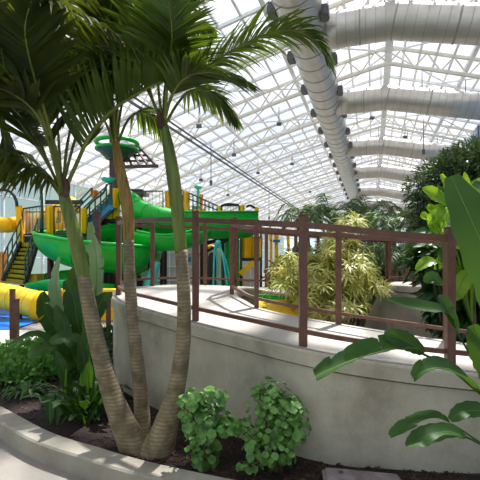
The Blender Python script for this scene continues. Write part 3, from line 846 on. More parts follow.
# grey service wall
t = thing('locker_panel', 'pale grey panelled locker panel seen under the slides', 'panel', G(185, 22))
m = MB(); hbox(m, 120, 240, 262, 298, 22, .3); m.build('panel', M['grey'], t)
m = MB()
for x in range(124, 262, 9): hbox(m, x, 240, x+.8, 298, 21.93, .1)
for y in (252, 266, 280): hbox(m, 120, y, 262, y+.8, 21.92, .1)
m.build('joint_strip', M['white'], t)
m = MB(); hbox(m, 188, 257, 191, 262, 21.8, .1); m.build('blue_sign', M['blue'], t)
m = MB(); hbox(m, 208, 252, 216, 296, 21.8, .1); m.build('door', M['black'], t)
# arches seen under the right slide
t = thing('archway', 'cream arch panel with a dark opening under the right green slide', 'arch', G(212, 19))
m = MB(); m.tube([P(203, 300, 19), P(203, 265, 19), P(207, 251, 19), P(214, 249, 19), P(220, 256, 19), P(222, 300, 19)], .16, n=36); m.build('arch', M['cream'], t)
m = MB(); m.tube([P(193, 270, 18.8), P(197, 257, 18.8), P(206, 249, 18.8), P(213, 246, 18.8)], .09); m.build('yellow_arch', M['yellow'], t)
m = MB(); hbox(m, 226, 262, 240, 298, 19.4, .15); m.build('side_panel', M['yel2'], t)
# green yellow slide end in the pit
t = thing('slide_end', 'green and yellow slide lip seen low through the inner railing', 'water slide', G(285, 5.8))
pth = spline([P(255, 306, 5.9), P(280, 308, 5.7), P(305, 311, 5.6), P(325, 316, 5.6)], 14)
m = MB(); m.sweep(pth, [(.2, -.12), (.22, -.09), (-.2, .1), (-.22, .07)], smooth=False); m.build('slide_bed', M['yel2'], t)
m = MB(); m.sweep([p+V((.0, .24, .1)) for p in pth], [(-.03, -.05), (.03, -.05), (.03, .05), (-.03, .05)], smooth=False)
m.build('rim', M['green'], t); 
for p in (pth[2], pth[12]):
    m = MB(); m.tube([V((p.x, p.y, 0)), p], .05); m.build('support_leg', M['green'], t)

# ------------------------------------------------------------------ plants
def leafstrip(m, p, d, wv, l, w, droop, segs=4, prof=(.55, 1, .85, .5, 0), rnd=None):
    rows = []; d = d.normalized(); q = p.copy()
    for k in range(segs+1):
        f_ = k/segs; ww = sval(prof, f_)*w/2
        rows.append([q-wv*ww, q+wv*ww])
        d = (d+V((0, 0, -droop/segs))).normalized(); q = q+d*(l/segs)
    m.grid(rows, True)
def frond(parent, pts, L=.42, n=42, w=.03, droop=.9, seed=0, hint=None, start=.1, matl=None, rr=.011, fwd=.55, lift=.15, nm='frond'):
    rnd = random.Random(seed); path = spline(pts, 40)
    r = MB(); r.tube(pts, [rr*1.3, rr, rr*.6, rr*.2], n=24, seg=6)
    f0 = r.build(nm, M['palmrib'], parent)
    m = MB()
    for i in range(n):
        t_ = start+(1-start)*(i+.5)/n
        u = t_*40; a = int(min(u, 39)); p = path[a].lerp(path[a+1], u-a)
        T = (path[min(a+1, 40)]-path[max(a-1, 0)]).normalized()
        up = V(hint) if hint else V((0, 0, 1))
        S = T.cross(up)
        if S.length < .2: S = T.cross(V((0, -1, .2)))
        S.normalize(); Nn = S.cross(T).normalized()
        l = L*(.35+.65*math.sin(PI*min(1, (t_*.9+.12))**.9))*rnd.uniform(.88, 1.08)
        if t_ > .93: l *= .8
        for sd in (-1, 1):
            ff = fwd+.7*t_*t_+rnd.uniform(-.12, .12)
            d = S*sd+T*ff+Nn*(lift+rnd.uniform(-.12, .12))
            d.normalize(); wv = (d.cross(Nn)*1).normalized()
            wv = (wv*.8+Nn*rnd.uniform(-.55, .55)).normalized()
            leafstrip(m, p, d, wv, l, w*rnd.uniform(.85, 1.15), droop*rnd.uniform(.7, 1.3))
    m.build('leaflets', matl or M['palm'], f0)
    return f0

def palm(label, trunk, trad, shaft, srad, D, shaftmat, fronds, seed, fib=True):
    base = trunk[0]; t = thing('palm_tree', label, 'palm tree', P(base[0], base[1], base[2]), 'ringed palms growing from one clump')
    m = MB(); m.tube([P(*a) for a in trunk], trad, n=50, seg=20); m.build('trunk', M['trunk'], t)
    m = MB(); m.tube([P(*a) for a in shaft], srad, n=24, seg=16); m.build('crownshaft', shaftmat, t)
    for k_, fr in enumerate(fronds):
        kw = dict(fr[1]) if len(fr) > 1 else {}
        frond(t, [P(*a) for a in fr[0]], seed=seed*100+k_, **kw)
    return t
dk_ = dict(matl=M['palmdark'])
# left palm
A = palm('left leaning palm trunk with green crownshaft and dark fronds filling the upper left',
    [(140, 458, 3.6), (129, 436, 3.58), (112, 395, 3.56), (99, 350, 3.55), (90, 310, 3.55), (83, 275, 3.55)], [.15, .115, .082, .07, .062, .054],
    [(84, 278, 3.55), (78, 250, 3.55), (72, 225, 3.55), (66, 203, 3.55), (62, 188, 3.55)], [.053, .06, .058, .05, .035], 3.55, M['shaft'], [
    [[(62, 192, 3.55), (55, 150, 3.45), (42, 115, 3.35), (25, 75, 3.2), (8, 45, 3.1), (-15, 30, 3.0)], dict(L=.62, w=.05, droop=-.2, lift=.3, rr=.02, n=34, start=.32)],
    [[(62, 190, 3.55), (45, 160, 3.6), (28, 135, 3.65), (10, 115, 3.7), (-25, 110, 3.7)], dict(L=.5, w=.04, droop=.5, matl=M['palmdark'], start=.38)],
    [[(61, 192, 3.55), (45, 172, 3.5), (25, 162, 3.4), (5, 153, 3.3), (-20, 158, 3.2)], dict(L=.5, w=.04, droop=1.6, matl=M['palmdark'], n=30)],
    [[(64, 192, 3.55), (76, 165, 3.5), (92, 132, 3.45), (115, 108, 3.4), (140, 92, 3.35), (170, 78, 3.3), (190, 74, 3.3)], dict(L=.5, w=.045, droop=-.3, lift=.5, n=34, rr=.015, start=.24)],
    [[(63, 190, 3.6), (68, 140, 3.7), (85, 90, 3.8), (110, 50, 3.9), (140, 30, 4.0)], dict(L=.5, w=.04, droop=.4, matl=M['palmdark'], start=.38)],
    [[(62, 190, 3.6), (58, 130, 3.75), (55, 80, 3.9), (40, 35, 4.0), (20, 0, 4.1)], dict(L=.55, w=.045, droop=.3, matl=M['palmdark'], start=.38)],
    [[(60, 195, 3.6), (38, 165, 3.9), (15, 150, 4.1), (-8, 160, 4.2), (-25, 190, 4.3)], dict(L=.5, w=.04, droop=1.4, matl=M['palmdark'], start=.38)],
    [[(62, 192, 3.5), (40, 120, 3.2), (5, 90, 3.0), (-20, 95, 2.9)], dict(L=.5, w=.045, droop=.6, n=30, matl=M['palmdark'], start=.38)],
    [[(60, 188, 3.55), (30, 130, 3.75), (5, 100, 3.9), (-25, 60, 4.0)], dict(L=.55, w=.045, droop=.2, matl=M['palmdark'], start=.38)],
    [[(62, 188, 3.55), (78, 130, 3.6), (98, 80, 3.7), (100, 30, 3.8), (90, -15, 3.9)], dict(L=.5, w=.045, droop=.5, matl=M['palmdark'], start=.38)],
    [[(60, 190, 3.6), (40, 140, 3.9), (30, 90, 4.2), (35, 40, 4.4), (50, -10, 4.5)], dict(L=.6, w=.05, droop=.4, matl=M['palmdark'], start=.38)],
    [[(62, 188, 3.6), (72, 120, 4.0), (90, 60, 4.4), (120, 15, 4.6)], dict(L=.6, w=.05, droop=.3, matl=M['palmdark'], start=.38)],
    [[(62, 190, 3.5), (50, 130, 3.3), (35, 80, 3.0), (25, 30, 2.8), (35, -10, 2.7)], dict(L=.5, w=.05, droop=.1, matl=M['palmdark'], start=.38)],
    ], 1)
Bp = palm('middle palm trunk with brownish yellow peeling crownshaft',
    [(144, 448, 3.8), (141, 400, 3.8), (134.5, 335, 3.8), (130, 285, 3.8), (128.5, 240, 3.8)], [.085, .066, .057, .052, .048],
    [(128.5, 243, 3.8), (128.5, 222, 3.8), (125.5, 195, 3.8), (119, 165, 3.8), (115, 140, 3.8)], [.047, .053, .054, .046, .03], 3.8, M['shaftb'], [
    [[(115, 145, 3.8), (118, 100, 3.8), (125, 60, 3.7), (150, 25, 3.6), (185, 5, 3.5)], dict(L=.5, w=.04, droop=.6, start=.35)],
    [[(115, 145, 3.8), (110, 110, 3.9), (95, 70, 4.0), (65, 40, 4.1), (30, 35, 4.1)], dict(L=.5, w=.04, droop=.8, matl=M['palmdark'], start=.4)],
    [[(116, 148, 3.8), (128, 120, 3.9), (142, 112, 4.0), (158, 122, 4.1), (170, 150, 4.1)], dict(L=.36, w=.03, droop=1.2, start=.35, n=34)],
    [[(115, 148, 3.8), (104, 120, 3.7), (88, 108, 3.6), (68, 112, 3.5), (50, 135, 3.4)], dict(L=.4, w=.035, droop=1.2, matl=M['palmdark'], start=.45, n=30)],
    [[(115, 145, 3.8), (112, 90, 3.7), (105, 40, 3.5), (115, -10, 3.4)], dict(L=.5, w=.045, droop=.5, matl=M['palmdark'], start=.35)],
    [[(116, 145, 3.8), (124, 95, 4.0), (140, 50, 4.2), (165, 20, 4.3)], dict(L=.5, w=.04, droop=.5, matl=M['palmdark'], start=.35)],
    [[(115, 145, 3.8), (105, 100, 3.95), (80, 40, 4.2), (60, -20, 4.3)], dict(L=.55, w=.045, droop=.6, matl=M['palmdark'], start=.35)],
    ], 2)
Cp = palm('right palm trunk curving up with green crownshaft and a frond arching over the long duct',
    [(156, 456, 3.52), (165, 428, 3.5), (176, 390, 3.5), (183, 345, 3.5), (184, 300, 3.5), (181, 250, 3.5)], [.15, .105, .075, .062, .057, .05],
    [(181, 253, 3.5), (178, 215, 3.5), (173, 175, 3.5), (168, 145, 3.5), (163, 120, 3.5)], [.05, .055, .056, .047, .028], 3.5, M['shaft'], [
    [[(164, 122, 3.5), (174, 92, 3.5), (196, 74, 3.45), (230, 52, 3.4), (262, 36, 3.35), (292, 30, 3.3), (316, 42, 3.25), (328, 64, 3.2)], dict(L=.5, w=.021, droop=.9, n=92, lift=.5, start=.2, fwd=.95)],
    [[(164, 122, 3.5), (172, 95, 3.4), (185, 78, 3.3), (205, 72, 3.2), (232, 76, 3.1), (245, 82, 3.05)], dict(L=.42, w=.03, droop=.5, n=60, start=.2, fwd=.9)],
    [[(165, 125, 3.5), (178, 103, 3.6), (192, 90, 3.7), (210, 92, 3.8), (226, 106, 3.85), (238, 122, 3.9)], dict(L=.38, w=.028, droop=1.1, n=56, start=.3, fwd=.9)],
    [[(163, 122, 3.5), (166, 80, 3.6), (176, 45, 3.7), (195, 28, 3.8), (215, 30, 3.9)], dict(L=.36, w=.03, droop=1.2, n=40, start=.25)],
    [[(162, 120, 3.5), (158, 80, 3.5), (160, 40, 3.45), (175, 5, 3.4), (195, -15, 3.3)], dict(L=.5, w=.035, droop=.5, n=44, start=.22)],
    [[(161, 122, 3.5), (148, 85, 3.5), (140, 45, 3.5), (150, 10, 3.4), (160, -20, 3.4)], dict(L=.5, w=.035, droop=.5, n=44, start=.22)],
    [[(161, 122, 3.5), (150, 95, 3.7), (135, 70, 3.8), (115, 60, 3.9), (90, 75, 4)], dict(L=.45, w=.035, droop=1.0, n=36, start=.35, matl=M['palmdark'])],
    [[(165, 122, 3.5), (168, 70, 3.3), (172, 35, 3.1), (168, -5, 3.0)], dict(L=.45, w=.035, droop=.4, n=40, start=.25)],
    ], 3)
m = MB(); m.tube([P(163, 128, 3.49), P(160, 118, 3.49), P(158, 108, 3.49)], [.035, .03, .005], n=8); m.build('leaf_sheath', M['fiber'], Cp)
m = MB(); m.tube([P(64, 196, 3.54), P(66, 185, 3.52), P(62, 174, 3.5)], [.045, .035, .01], n=8); m.build('leaf_sheath', M['fiber'], A)
# overhead palm outside the top left corner, its fronds hang into view
t = thing('palm_tree', 'palm at the top left corner whose curled fronds hang in from outside the frame', 'palm tree', G(-130, 3.4))
m = MB(); m.tube([G(-130, 3.4, 0), P(-125, 100, 3.4), P(-120, -40, 3.4)], [.1, .06, .05], n=20, seg=12); m.build('trunk', M['trunk'], t)
for j, pts in enumerate(([(-120, -40, 3.4), (-60, -70, 3.3), (-10, -35, 3.1), (40, -5, 3.0), (100, 25, 2.95), (145, 55, 2.9)], [(-120, -40, 3.4), (-70, -20, 3.2), (-30, 0, 3.0), (-5, 30, 2.9), (5, 70, 2.8)],
                         [(-120, -40, 3.4), (-70, 10, 3.5), (-30, 60, 3.6), (0, 120, 3.7), (10, 180, 3.8)], [(-120, -40, 3.4), (-60, -60, 4.2), (10, -30, 4.5), (60, 20, 4.6), (90, 70, 4.6)],
                         [(-120, -40, 3.4), (-60, -90, 3.8), (30, -70, 4.0), (100, -30, 4.1), (150, 30, 4.2)])):
    frond(t, [P(*a) for a in pts], seed=900+j, L=.5, w=.042, n=50, droop=.9, matl=M['palmdark'], start=.25)

# broad paddle leaves
def paddle(parent, pts, W, N0, seed=0, fold=.25, matl=None, wave=.05, pet=None, split=0, tipw=.55, nm='leaf'):
    rnd = random.Random(seed); n = 22; path = spline(pts, n); m = MB(); N0 = V(N0)
    rows = []
    ph = rnd.uniform(0, 6)
    for i, p in enumerate(path):
        f_ = i/n; T = (path[min(i+1, n)]-path[max(i-1, 0)]).normalized()
        S = T.cross(N0).normalized(); Nn = S.cross(T)
        prof = max(0.0, math.sin(PI*(f_*.93+.035)))**tipw
        if f_ < .1: prof *= .4+6*f_
        w = W*prof; row = []
        for k in range(-4, 5):
            x = k/4; jag = 1+.06*math.sin(f_*40+ph+k)*(abs(x) > .7)
            row.append(p+S*x*w*jag+Nn*(fold*abs(x)**1.3*w+wave*W*math.sin(f_*9+ph+(2 if x > 0 else 0))*abs(x)))
        rows.append(row)
    if split:
        cuts = sorted(rnd.sample(range(3, n-2), split))
        for side in (0, 1):
            ed = [0]+[min(n-1, c+side) for c in cuts]+[n]
            for a, b in zip(ed[:-1], ed[1:]):
                if b-a < 1: continue
                ddz = rnd.uniform(-.35, .12)*W; sub = []
                for i in range(a, b+1):
                    row = rows[i][4:] if side else rows[i][:5][::-1]
                    e_ = (1 if a < i < b else .88)
                    sub.append([row[0].lerp(p, e_)+V((0, 0, ddz*(k/4)**2)) if k else p for k, p in enumerate(row)])
                m.grid(sub, True)
    else: m.grid(rows, True)
    lf = m.build(nm, matl or M['bop'], parent)
    r = MB(); pp = [p-(path[1]-path[0]).cross(V((1, 0, 0)))*0 for p in path]
    q_ = max(.0012, W*.045); r.tube(pp[::3]+([pp[-1]] if n % 3 else []), [q_, q_*.8, q_*.5, q_*.2], n=22, seg=6); r.build('midrib', M['boprib'], lf)
    if pet:
        r = MB(); r.tube(pet+[path[0]], [min(.016, W*.2), min(.012, W*.15), min(.008, W*.1)], n=16, seg=8); r.build('leaf_stalk', matl or M['bop'], lf)
    return lf
t = thing('bird_of_paradise_plant', 'broad-leaved plant reaching in from the right edge with long paddle leaves', 'plant', G(560, 2.75))
b0 = G(560, 2.75)
m = MB(); m.tube([b0, b0+V((0, 0, .5))], [.08, .05], n=6, seg=12); m.build('stem', M['bop'], t)
b1 = b0+V((0, 0, .4))
paddle(t, [P(545, 420, 2.35), P(520, 345, 2.3), P(496, 278, 2.3), (P(472, 222, 2.3)), P(451, 176, 2.35)], .13, (-.25, -1, .1), 1, .12, pet=[b1, P(530, 450, 2.5)], tipw=.55, wave=.02)
paddle(t, [P(456, 330, 2.7), P(445, 313, 2.65), P(425, 309, 2.6), P(405, 306, 2.55), P(387, 300, 2.5)], .06, (-.1, -.55, .8), 2, .5, pet=[b1, P(510, 420, 2.7)], wave=.12)
paddle(t, [P(421, 353, 2.5), P(395, 349, 2.45), P(368, 355, 2.4), P(342, 364, 2.35), P(315, 376, 2.3)], .07, (.05, -.4, 1), 3, 1.0, split=3, pet=[b1, P(490, 400, 2.6), P(450, 368, 2.55)], wave=.2)
paddle(t, [P(424, 353, 2.52), P(412, 345, 2.5), P(398, 338, 2.48), P(384, 334, 2.46)], .055, (.5, -.9, .1), 31, .3, wave=.1, nm='leaf')
paddle(t, [P(478, 392, 2.45), P(460, 376, 2.4), P(440, 368, 2.35), P(425, 370, 2.3), P(413, 378, 2.3)], .055, (-.05, -.4, 1), 4, .9, split=2, pet=[b1, P(510, 425, 2.6)], wave=.15)
paddle(t, [P(452, 424, 2.4), P(438, 418, 2.4), P(420, 420, 2.35), P(405, 427, 2.3), P(390, 436, 2.3)], .045, (0, -.35, 1), 5, .8, split=2, pet=[b1, P(500, 450, 2.5)], wave=.15)
paddle(t, [P(466, 437, 2.35), P(450, 432, 2.3), P(432, 434, 2.25), P(418, 440, 2.25), P(407, 447, 2.2)], .055, (0, -.55, .8), 6, .3, pet=[b1, P(510, 455, 2.5)], wave=.15)
paddle(t, [P(498, 420, 2.5), P(480, 411, 2.45), P(462, 412, 2.4), P(450, 420, 2.4)], .05, (0, -.7, .7), 7, .3, pet=[b1], wave=.1)
paddle(t, [P(500, 400, 2.6), P(492, 370, 2.6), P(482, 345, 2.6), P(472, 325, 2.6)], .09, (-.6, -.8, .2), 8, .3, pet=[b1])
paddle(t, [P(520, 300, 2.9), P(500, 262, 2.9), P(470, 236, 2.9), P(447, 222, 2.9)], .07, (-.2, -.7, .6), 9, .3, pet=[b1], matl=M['bopgrey'])

paddle(t, [P(458, 332, 2.68), P(452, 318, 2.66), P(446, 306, 2.62), P(438, 296, 2.6)], .05, (.5, -.9, .1), 22, .2)
t = thing('bird_of_paradise_plant', 'tall dark broad-leaved plant at left behind the leaning palm trunk', 'plant', G(82, 4.9))
b = G(82, 4.9)
LL = [([(88, 345, 4.9), (94, 310, 4.9), (97, 265, 4.95), (91, 222, 5.0)], .17, (-.5, -.8, .1), 'bopgrey', 6),
      ([(80, 335, 4.8), (76, 305, 4.75), (78, 275, 4.7), (84, 250, 4.7)], .13, (.6, -.8, .1), 'bop', 4),
      ([(70, 340, 4.8), (62, 315, 4.7), (56, 285, 4.7), (60, 256, 4.7)], .12, (-.5, -.8, .2), 'bopgrey', 6),
      ([(70, 345, 4.7), (58, 330, 4.6), (46, 312, 4.55), (42, 292, 4.5)], .1, (.3, -.9, .2), 'bopdark', 5),
      ([(85, 345, 4.6), (78, 325, 4.5), (74, 300, 4.5), (66, 280, 4.5)], .11, (.2, -1, .1), 'bopdark', 4),
      ([(62, 352, 4.6), (48, 338, 4.5), (30, 335, 4.4), (8, 346, 4.3)], .05, (.1, -.5, .8), 'bop', 0),
      ([(80, 365, 4.5), (62, 350, 4.4), (45, 348, 4.3), (28, 356, 4.2)], .08, (0, -.8, .6), 'bop', 3),
      ([(86, 370, 4.5), (80, 345, 4.35), (66, 338, 4.3), (50, 342, 4.2)], .09, (0, -.8, .5), 'bopdark', 4),
      ([(86, 345, 4.6), (92, 320, 4.5), (102, 300, 4.5), (112, 292, 4.5)], .09, (.4, -.8, .3), 'bopdark', 3),
      ([(80, 370, 4.4), (86, 350, 4.3), (90, 330, 4.3), (88, 305, 4.3)], .09, (-.3, -.9, .1), 'bop', 3),
      ([(70, 370, 4.5), (66, 345, 4.4), (64, 325, 4.4), (56, 305, 4.4)], .09, (0, -.9, .2), 'bopdark', 4),
      ([(92, 400, 4.4), (88, 378, 4.35), (84, 360, 4.3), (80, 340, 4.3)], .07, (.2, -1, .1), 'bop', 0),
      ([(72, 400, 4.4), (66, 380, 4.35), (62, 365, 4.3), (54, 350, 4.3)], .06, (.2, -1, .1), 'bopdark', 0)]
for i, (pts, w, nn, mm, sp_) in enumerate(LL):
    p0 = P(*pts[0]); paddle(t, [P(*a) for a in pts], w, nn, 40+i, .3, M[mm], .1, split=sp_, pet=[b+V((random.uniform(-.15, .15), random.uniform(-.1, .1), 0)), (b+p0)/2+V((0, 0, .15))])

def tuft(name, label, cat, base, n, L, w, matl, seed, spread=.25, up=.9, droop=1.2, group=None, h0=0, stalk=None, cup=.2):
    t = thing(name, label, cat, base, group); rnd = random.Random(seed)
    for k in range(n):
        a = 2*PI*k/n*2.4+rnd.uniform(-.3, .3); e = up*rnd.uniform(.5, 1.3)
        d = V((math.cos(a), math.sin(a), e)).normalized(); l = L*rnd.uniform(.7, 1.1)
        p0 = V(base)+V((rnd.uniform(-1, 1)*spread, rnd.uniform(-1, 1)*spread, h0))
        pts = [p0, p0+d*l*.4, p0+d*l*.75+V((0, 0, -droop*l*.08)), p0+d*l*1.05+V((0, 0, -droop*l*.3))]
        side = d.cross(V((0, 0, 1))).normalized(); nn = side.cross(d)
        if nn.z < 0: nn = -nn
        paddle(t, pts, w*rnd.uniform(.8, 1.2), nn, seed*50+k, cup, matl, .05)
    return t
# mid plant (cane stems with narrow leaves) under the left broad plant
t = tuft('ginger_plant', 'dark narrow-leaved plant with yellow stem bases in the shaded mulch', 'plant', G(82, 4.3), 46, .55, .042, M['bopdark'], 11, .24, 1.5, 1.0)
for i, px in enumerate((64, 79, 86, 92)):
    c = P(px, 420, 4.3); c.z = .0
    m = MB(); m.tube([c, c+V((.01, 0, .2)), c+V((.02, .02, .5))], [.022, .016, .01], n=8); m.build('cane', M['lime'] if i != 3 else M['bop'], t)
tuft('fern', 'bright green fern low in the bed at far left', 'fern', G(27, 4.95), 30, .36, .02, M['fern'], 12, .05, .7, 1.6)
tuft('fern', 'small dark fern behind the leaning palm trunk', 'fern', G(104, 4.8), 16, .4, .03, M['bopdark'], 13, .08, .9, 1.2)
# young plants at the planter back
tuft('ginger_plant', 'leafy dark plant behind the left palm trunk beside the walkway wall', 'plant', G(105, 6.1), 22, .6, .05, M['darkleaf'], 14, .2, 1.4, 1.0)

def blob_leaves(m, centers, n, ll, ww, rnd, up=.4, segs=2, prof=(.3, 1, .0), droop=.4, shell=.6):
    tot = sum(r[0]*r[1]*r[2] for c, r in centers)
    for c, r in centers:
        k = int(n*(r[0]*r[1]*r[2])/tot)
        for _ in range(k):
            d = V((rnd.gauss(0, 1), rnd.gauss(0, 1), rnd.gauss(0, 1))).normalized()
            q = rnd.uniform(shell, 1)
            p = V(c)+V((d.x*r[0], d.y*r[1], d.z*r[2]))*q
            e = (d+V((rnd.uniform(-.7, .7), rnd.uniform(-.7, .7), rnd.uniform(-.5, .5)+up))).normalized()
            wv = e.cross(V((rnd.uniform(-1, 1), rnd.uniform(-1, 1), rnd.uniform(-1, 1)))).normalized()
            leafstrip(m, p, e, wv, ll*rnd.uniform(.7, 1.25), ww*rnd.uniform(.8, 1.2), droop, segs, prof)

# ground cover
rnd = random.Random(21)
t = thing('ground_cover', 'low mass of small green leaves in the sunlit bed at far left', 'shrub', G(15, 5.6))
cs = []
for _ in range(34):
    px = rnd.uniform(-40, 55); D = rnd.uniform(5.2, 7.2); cs.append((G(px, D, .13), (.3, .3, .17)))
m = MB(); blob_leaves(m, cs, 5200, .07, .045, rnd, .7, 3, (.3, 1, .8, 0), .5, .75); m.build('foliage', M['gcover'], t)
m = MB()
for c, r in cs: m.tube([V((c.x, c.y, 0)), c+V((.05, .03, .08))], .008, seg=5)
m.build('stems', M['stem'], t)
t = thing('ground_cover', 'dark leafy ground cover behind the left plants near the brown posts', 'shrub', G(90, 6.4))
cs = [(G(rnd.uniform(58, 112), rnd.uniform(5.8, 7.2), .2), (.3, .3, .25)) for _ in range(16)]
m = MB(); blob_leaves(m, cs, 2400, .1, .055, rnd, .6, 3, (.3, 1, .8, 0), .5, .7); m.build('foliage', M['darkleaf'], t)
m = MB()
for c, r in cs: m.tube([V((c.x, c.y, 0)), c+V((.05, .03, .08))], .008, seg=5)
m.build('stems', M['stem'], t)

# round leaved shrubs
def roundleaf(m, c, nrm, r, rnd):
    nrm = nrm.normalized(); a = nrm.orthogonal().normalized(); b = nrm.cross(a); k = 12
    vs = [c-nrm*r*.12]
    for j in range(k):
        q = 2*PI*j/k; rr = r*(1+.07*math.cos(6*q)); rr *= .75 if j == 0 else 1
        vs.append(c+(a*math.cos(q)+b*math.sin(q))*rr+nrm*r*rnd.uniform(-.08, .12))
    m.add(vs, [(0, j+1, (j+1) % k+1) for j in range(k)], True)
def roundshrub(label, base, cs, n, seed):
    rnd = random.Random(seed); t = thing('round_leaf_shrub', label, 'shrub', base, 'round-leaved shrubs in front of the walkway wall')
    m = MB(); st = MB(); tot = sum(r[0]*r[2] for c, r in cs); lv = []
    for c, r in cs:
        for _ in range(int(n*r[0]*r[2]/tot)):
            for _try in range(12):
                d = V((rnd.gauss(0, 1), rnd.gauss(-.35, 1), rnd.gauss(.1, 1))).normalized(); q = rnd.uniform(.5, 1.05)
                p = V(c)+V((d.x*r[0], d.y*r[1], d.z*r[2]))*q
                if all((p-o).length > .036 for o in lv[-130:]): break
            lv.append(p)
            nn = (d*.8+V((rnd.uniform(-.4, .4), rnd.uniform(-.6, .1), rnd.uniform(.2, 1.1))))
            roundleaf(m, p, nn, rnd.choice((.016, .02, .026, .03, .034, .04, .046))*(1 if seed == 5 else .85), rnd)
    fo = m.build('foliage', M['polyA'], t)
    for c, r in cs:
        for j in range(5):
            a = V(base)+V((rnd.uniform(-.05, .05), rnd.uniform(-.04, .04), 0)); e = V(c)+V((rnd.uniform(-1, 1)*r[0]*.7, rnd.uniform(-1, 1)*r[1]*.7, rnd.uniform(.0, .8)*r[2]))
            st.tube([a, a.lerp(e, .5)+V((0, 0, .05)), e], [.009, .006, .003], n=8, seg=5)
    st.build('stems', M['stem'], t)
    return t
roundshrub('glossy round-leaved shrub nearest the palm trunks', G(205, 3.25), [(P(205, 418, 3.25), (.2, .17, .17)), (P(193, 400, 3.2), (.12, .12, .08)), (P(215, 396, 3.25), (.13, .12, .07)), (P(203, 445, 3.25), (.14, .13, .17)), (P(228, 425, 3.2), (.1, .1, .07))], 290, 5)
roundshrub('wider taller round-leaved shrub right of the other, in front of the bare wall', G(275, 3.2), [(P(275, 408, 3.25), (.21, .18, .17)), (P(270, 395, 3.25), (.15, .14, .12)), (P(282, 428, 3.2), (.2, .17, .17)), (P(262, 445, 3.15), (.14, .13, .13)), (P(290, 415, 3.2), (.15, .12, .12)), (P(243, 425, 3.2), (.07, .06, .07)), (P(250, 467, 3.05), (.09, .07, .05)), (P(280, 452, 3.1), (.12, .1, .13))], 440, 6)

# variegated bush
t = thing('variegated_bush', 'large yellow-green striped bush growing between the walkway railings', 'bush', G(335, 5.8))
rnd = random.Random(31)
cs = [(P(347, 224, 6.0), (.2, .3, .12)), (P(338, 246, 6.0), (.26, .35, .3)), (P(298, 272, 5.9), (.36, .4, .26)), (P(285, 285, 5.75), (.25, .3, .18)), (P(320, 285, 5.8), (.5, .5, .36)), (P(342, 270, 5.8), (.42, .5, .42)),
      (P(366, 285, 5.7), (.3, .4, .14)), (P(335, 305, 5.6), (.35, .5, .3)), (P(380, 290, 5.7), (.1, .2, .06)), (P(320, 300, 5.6), (.4, .4, .3))]
for mt, cnt, sd in ((M['varieg'], 120, 1), (M['varieg2'], 100, 2)):
    m = MB(); tot = sum(r[0]*r[2] for c, r in cs)
    for c, r in cs:
        for _ in range(int(cnt*r[0]*r[2]/tot)+1):
            d = V((rnd.gauss(0, 1), rnd.gauss(-.3, 1), rnd.gauss(0, 1))).normalized()
            p = V(c)+V((d.x*r[0], d.y*r[1], d.z*r[2]))*rnd.uniform(.55, 1)
            ax = (d*.6+V((rnd.uniform(-.3, .3), rnd.uniform(-.3, .3), .8))).normalized()
            a = ax.orthogonal().normalized(); b_ = ax.cross(a)
            for k_ in range(20):
                q = k_*2.4; lv = (a*math.cos(q)+b_*math.sin(q)+ax*(.15+.9*k_/20)).normalized()
                wv = lv.cross(ax)
                if wv.length < .1: wv = a
                leafstrip(m, p+ax*.06*(k_/20), lv, wv.normalized(), rnd.uniform(.13, .22), .027, 1.1, 3, (.7, 1, .7, 0))
    m.build('foliage', mt, t)
m = MB()
for c, r in cs:
    for j in range(3): b_ = G(335, 5.8)+V((rnd.uniform(-.2, .2), rnd.uniform(-.2, .2), 0)); m.tube([b_, b_.lerp(c, .6)+V((0, 0, .1)), c], [.03, .02, .01], n=8, seg=6)
m.build('stems', M['stem'], t)

# right hand tree
def tree(label, base, cs, n, ll, ww, matl, seed, trunk=.1, name='leafy_tree', up=.2, prof=(.3, 1, 0), shell=.4, droop=.5, group=None):
    t = thing(name, label, 'tree', base, group); rnd = random.Random(seed)
    m = MB(); blob_leaves(m, cs, n, ll, ww, rnd, up, 2, prof, droop, shell); m.build('foliage', matl, t)
    m = MB(); mid = V(base)+V((.1, .05, (cs[0][0].z-base.z)*.5))
    m.tube([base, mid], [trunk, trunk*.7], n=4, seg=10)
    for c, r in cs: m.tube([mid-V((0, 0, .1)), mid.lerp(V(c), .5)+V((0, 0, .15)), c], [trunk*.6, trunk*.35, trunk*.12], n=10, seg=8)
    m.build('trunk', M['stem'], t)
    return t
tree('tall dark fine-leaved tree on the right under the roof', G(465, 8.0), [(P(462, 195, 8), (.75, .8, .7)), (P(440, 178, 8.1), (.45, .6, .4)), (P(478, 168, 8), (.7, .8, .55)), (P(430, 205, 8), (.38, .5, .45)), (P(418, 192, 8), (.22, .4, .4)), (P(416, 222, 8), (.2, .3, .2)), (P(500, 180, 8), (.9, .9, .8)), (P(455, 165, 8.2), (.45, .5, .3)), (P(428, 232, 8), (.3, .5, .3)), (P(460, 225, 8), (.7, .7, .6)), (P(500, 235, 8), (1, .8, .9))],
     24000, .13, .034, M['ficus'], 51, .12)
tree('deep green bushy tree under the lime plant at the right edge', G(470, 6.2), [(P(455, 262, 6.2), (.35, .5, .5)), (P(480, 270, 6), (.5, .5, .7)), (P(450, 300, 6.1), (.3, .4, .5)), (P(480, 310, 6), (.5, .5, .5)), (P(510, 280, 6), (.6, .6, .8)), (P(430, 265, 6.6), (.28, .35, .3)), (P(425, 250, 6.8), (.3, .3, .22))],
     2600, .3, .12, M['darkleaf'], 52, .06, droop=.9)
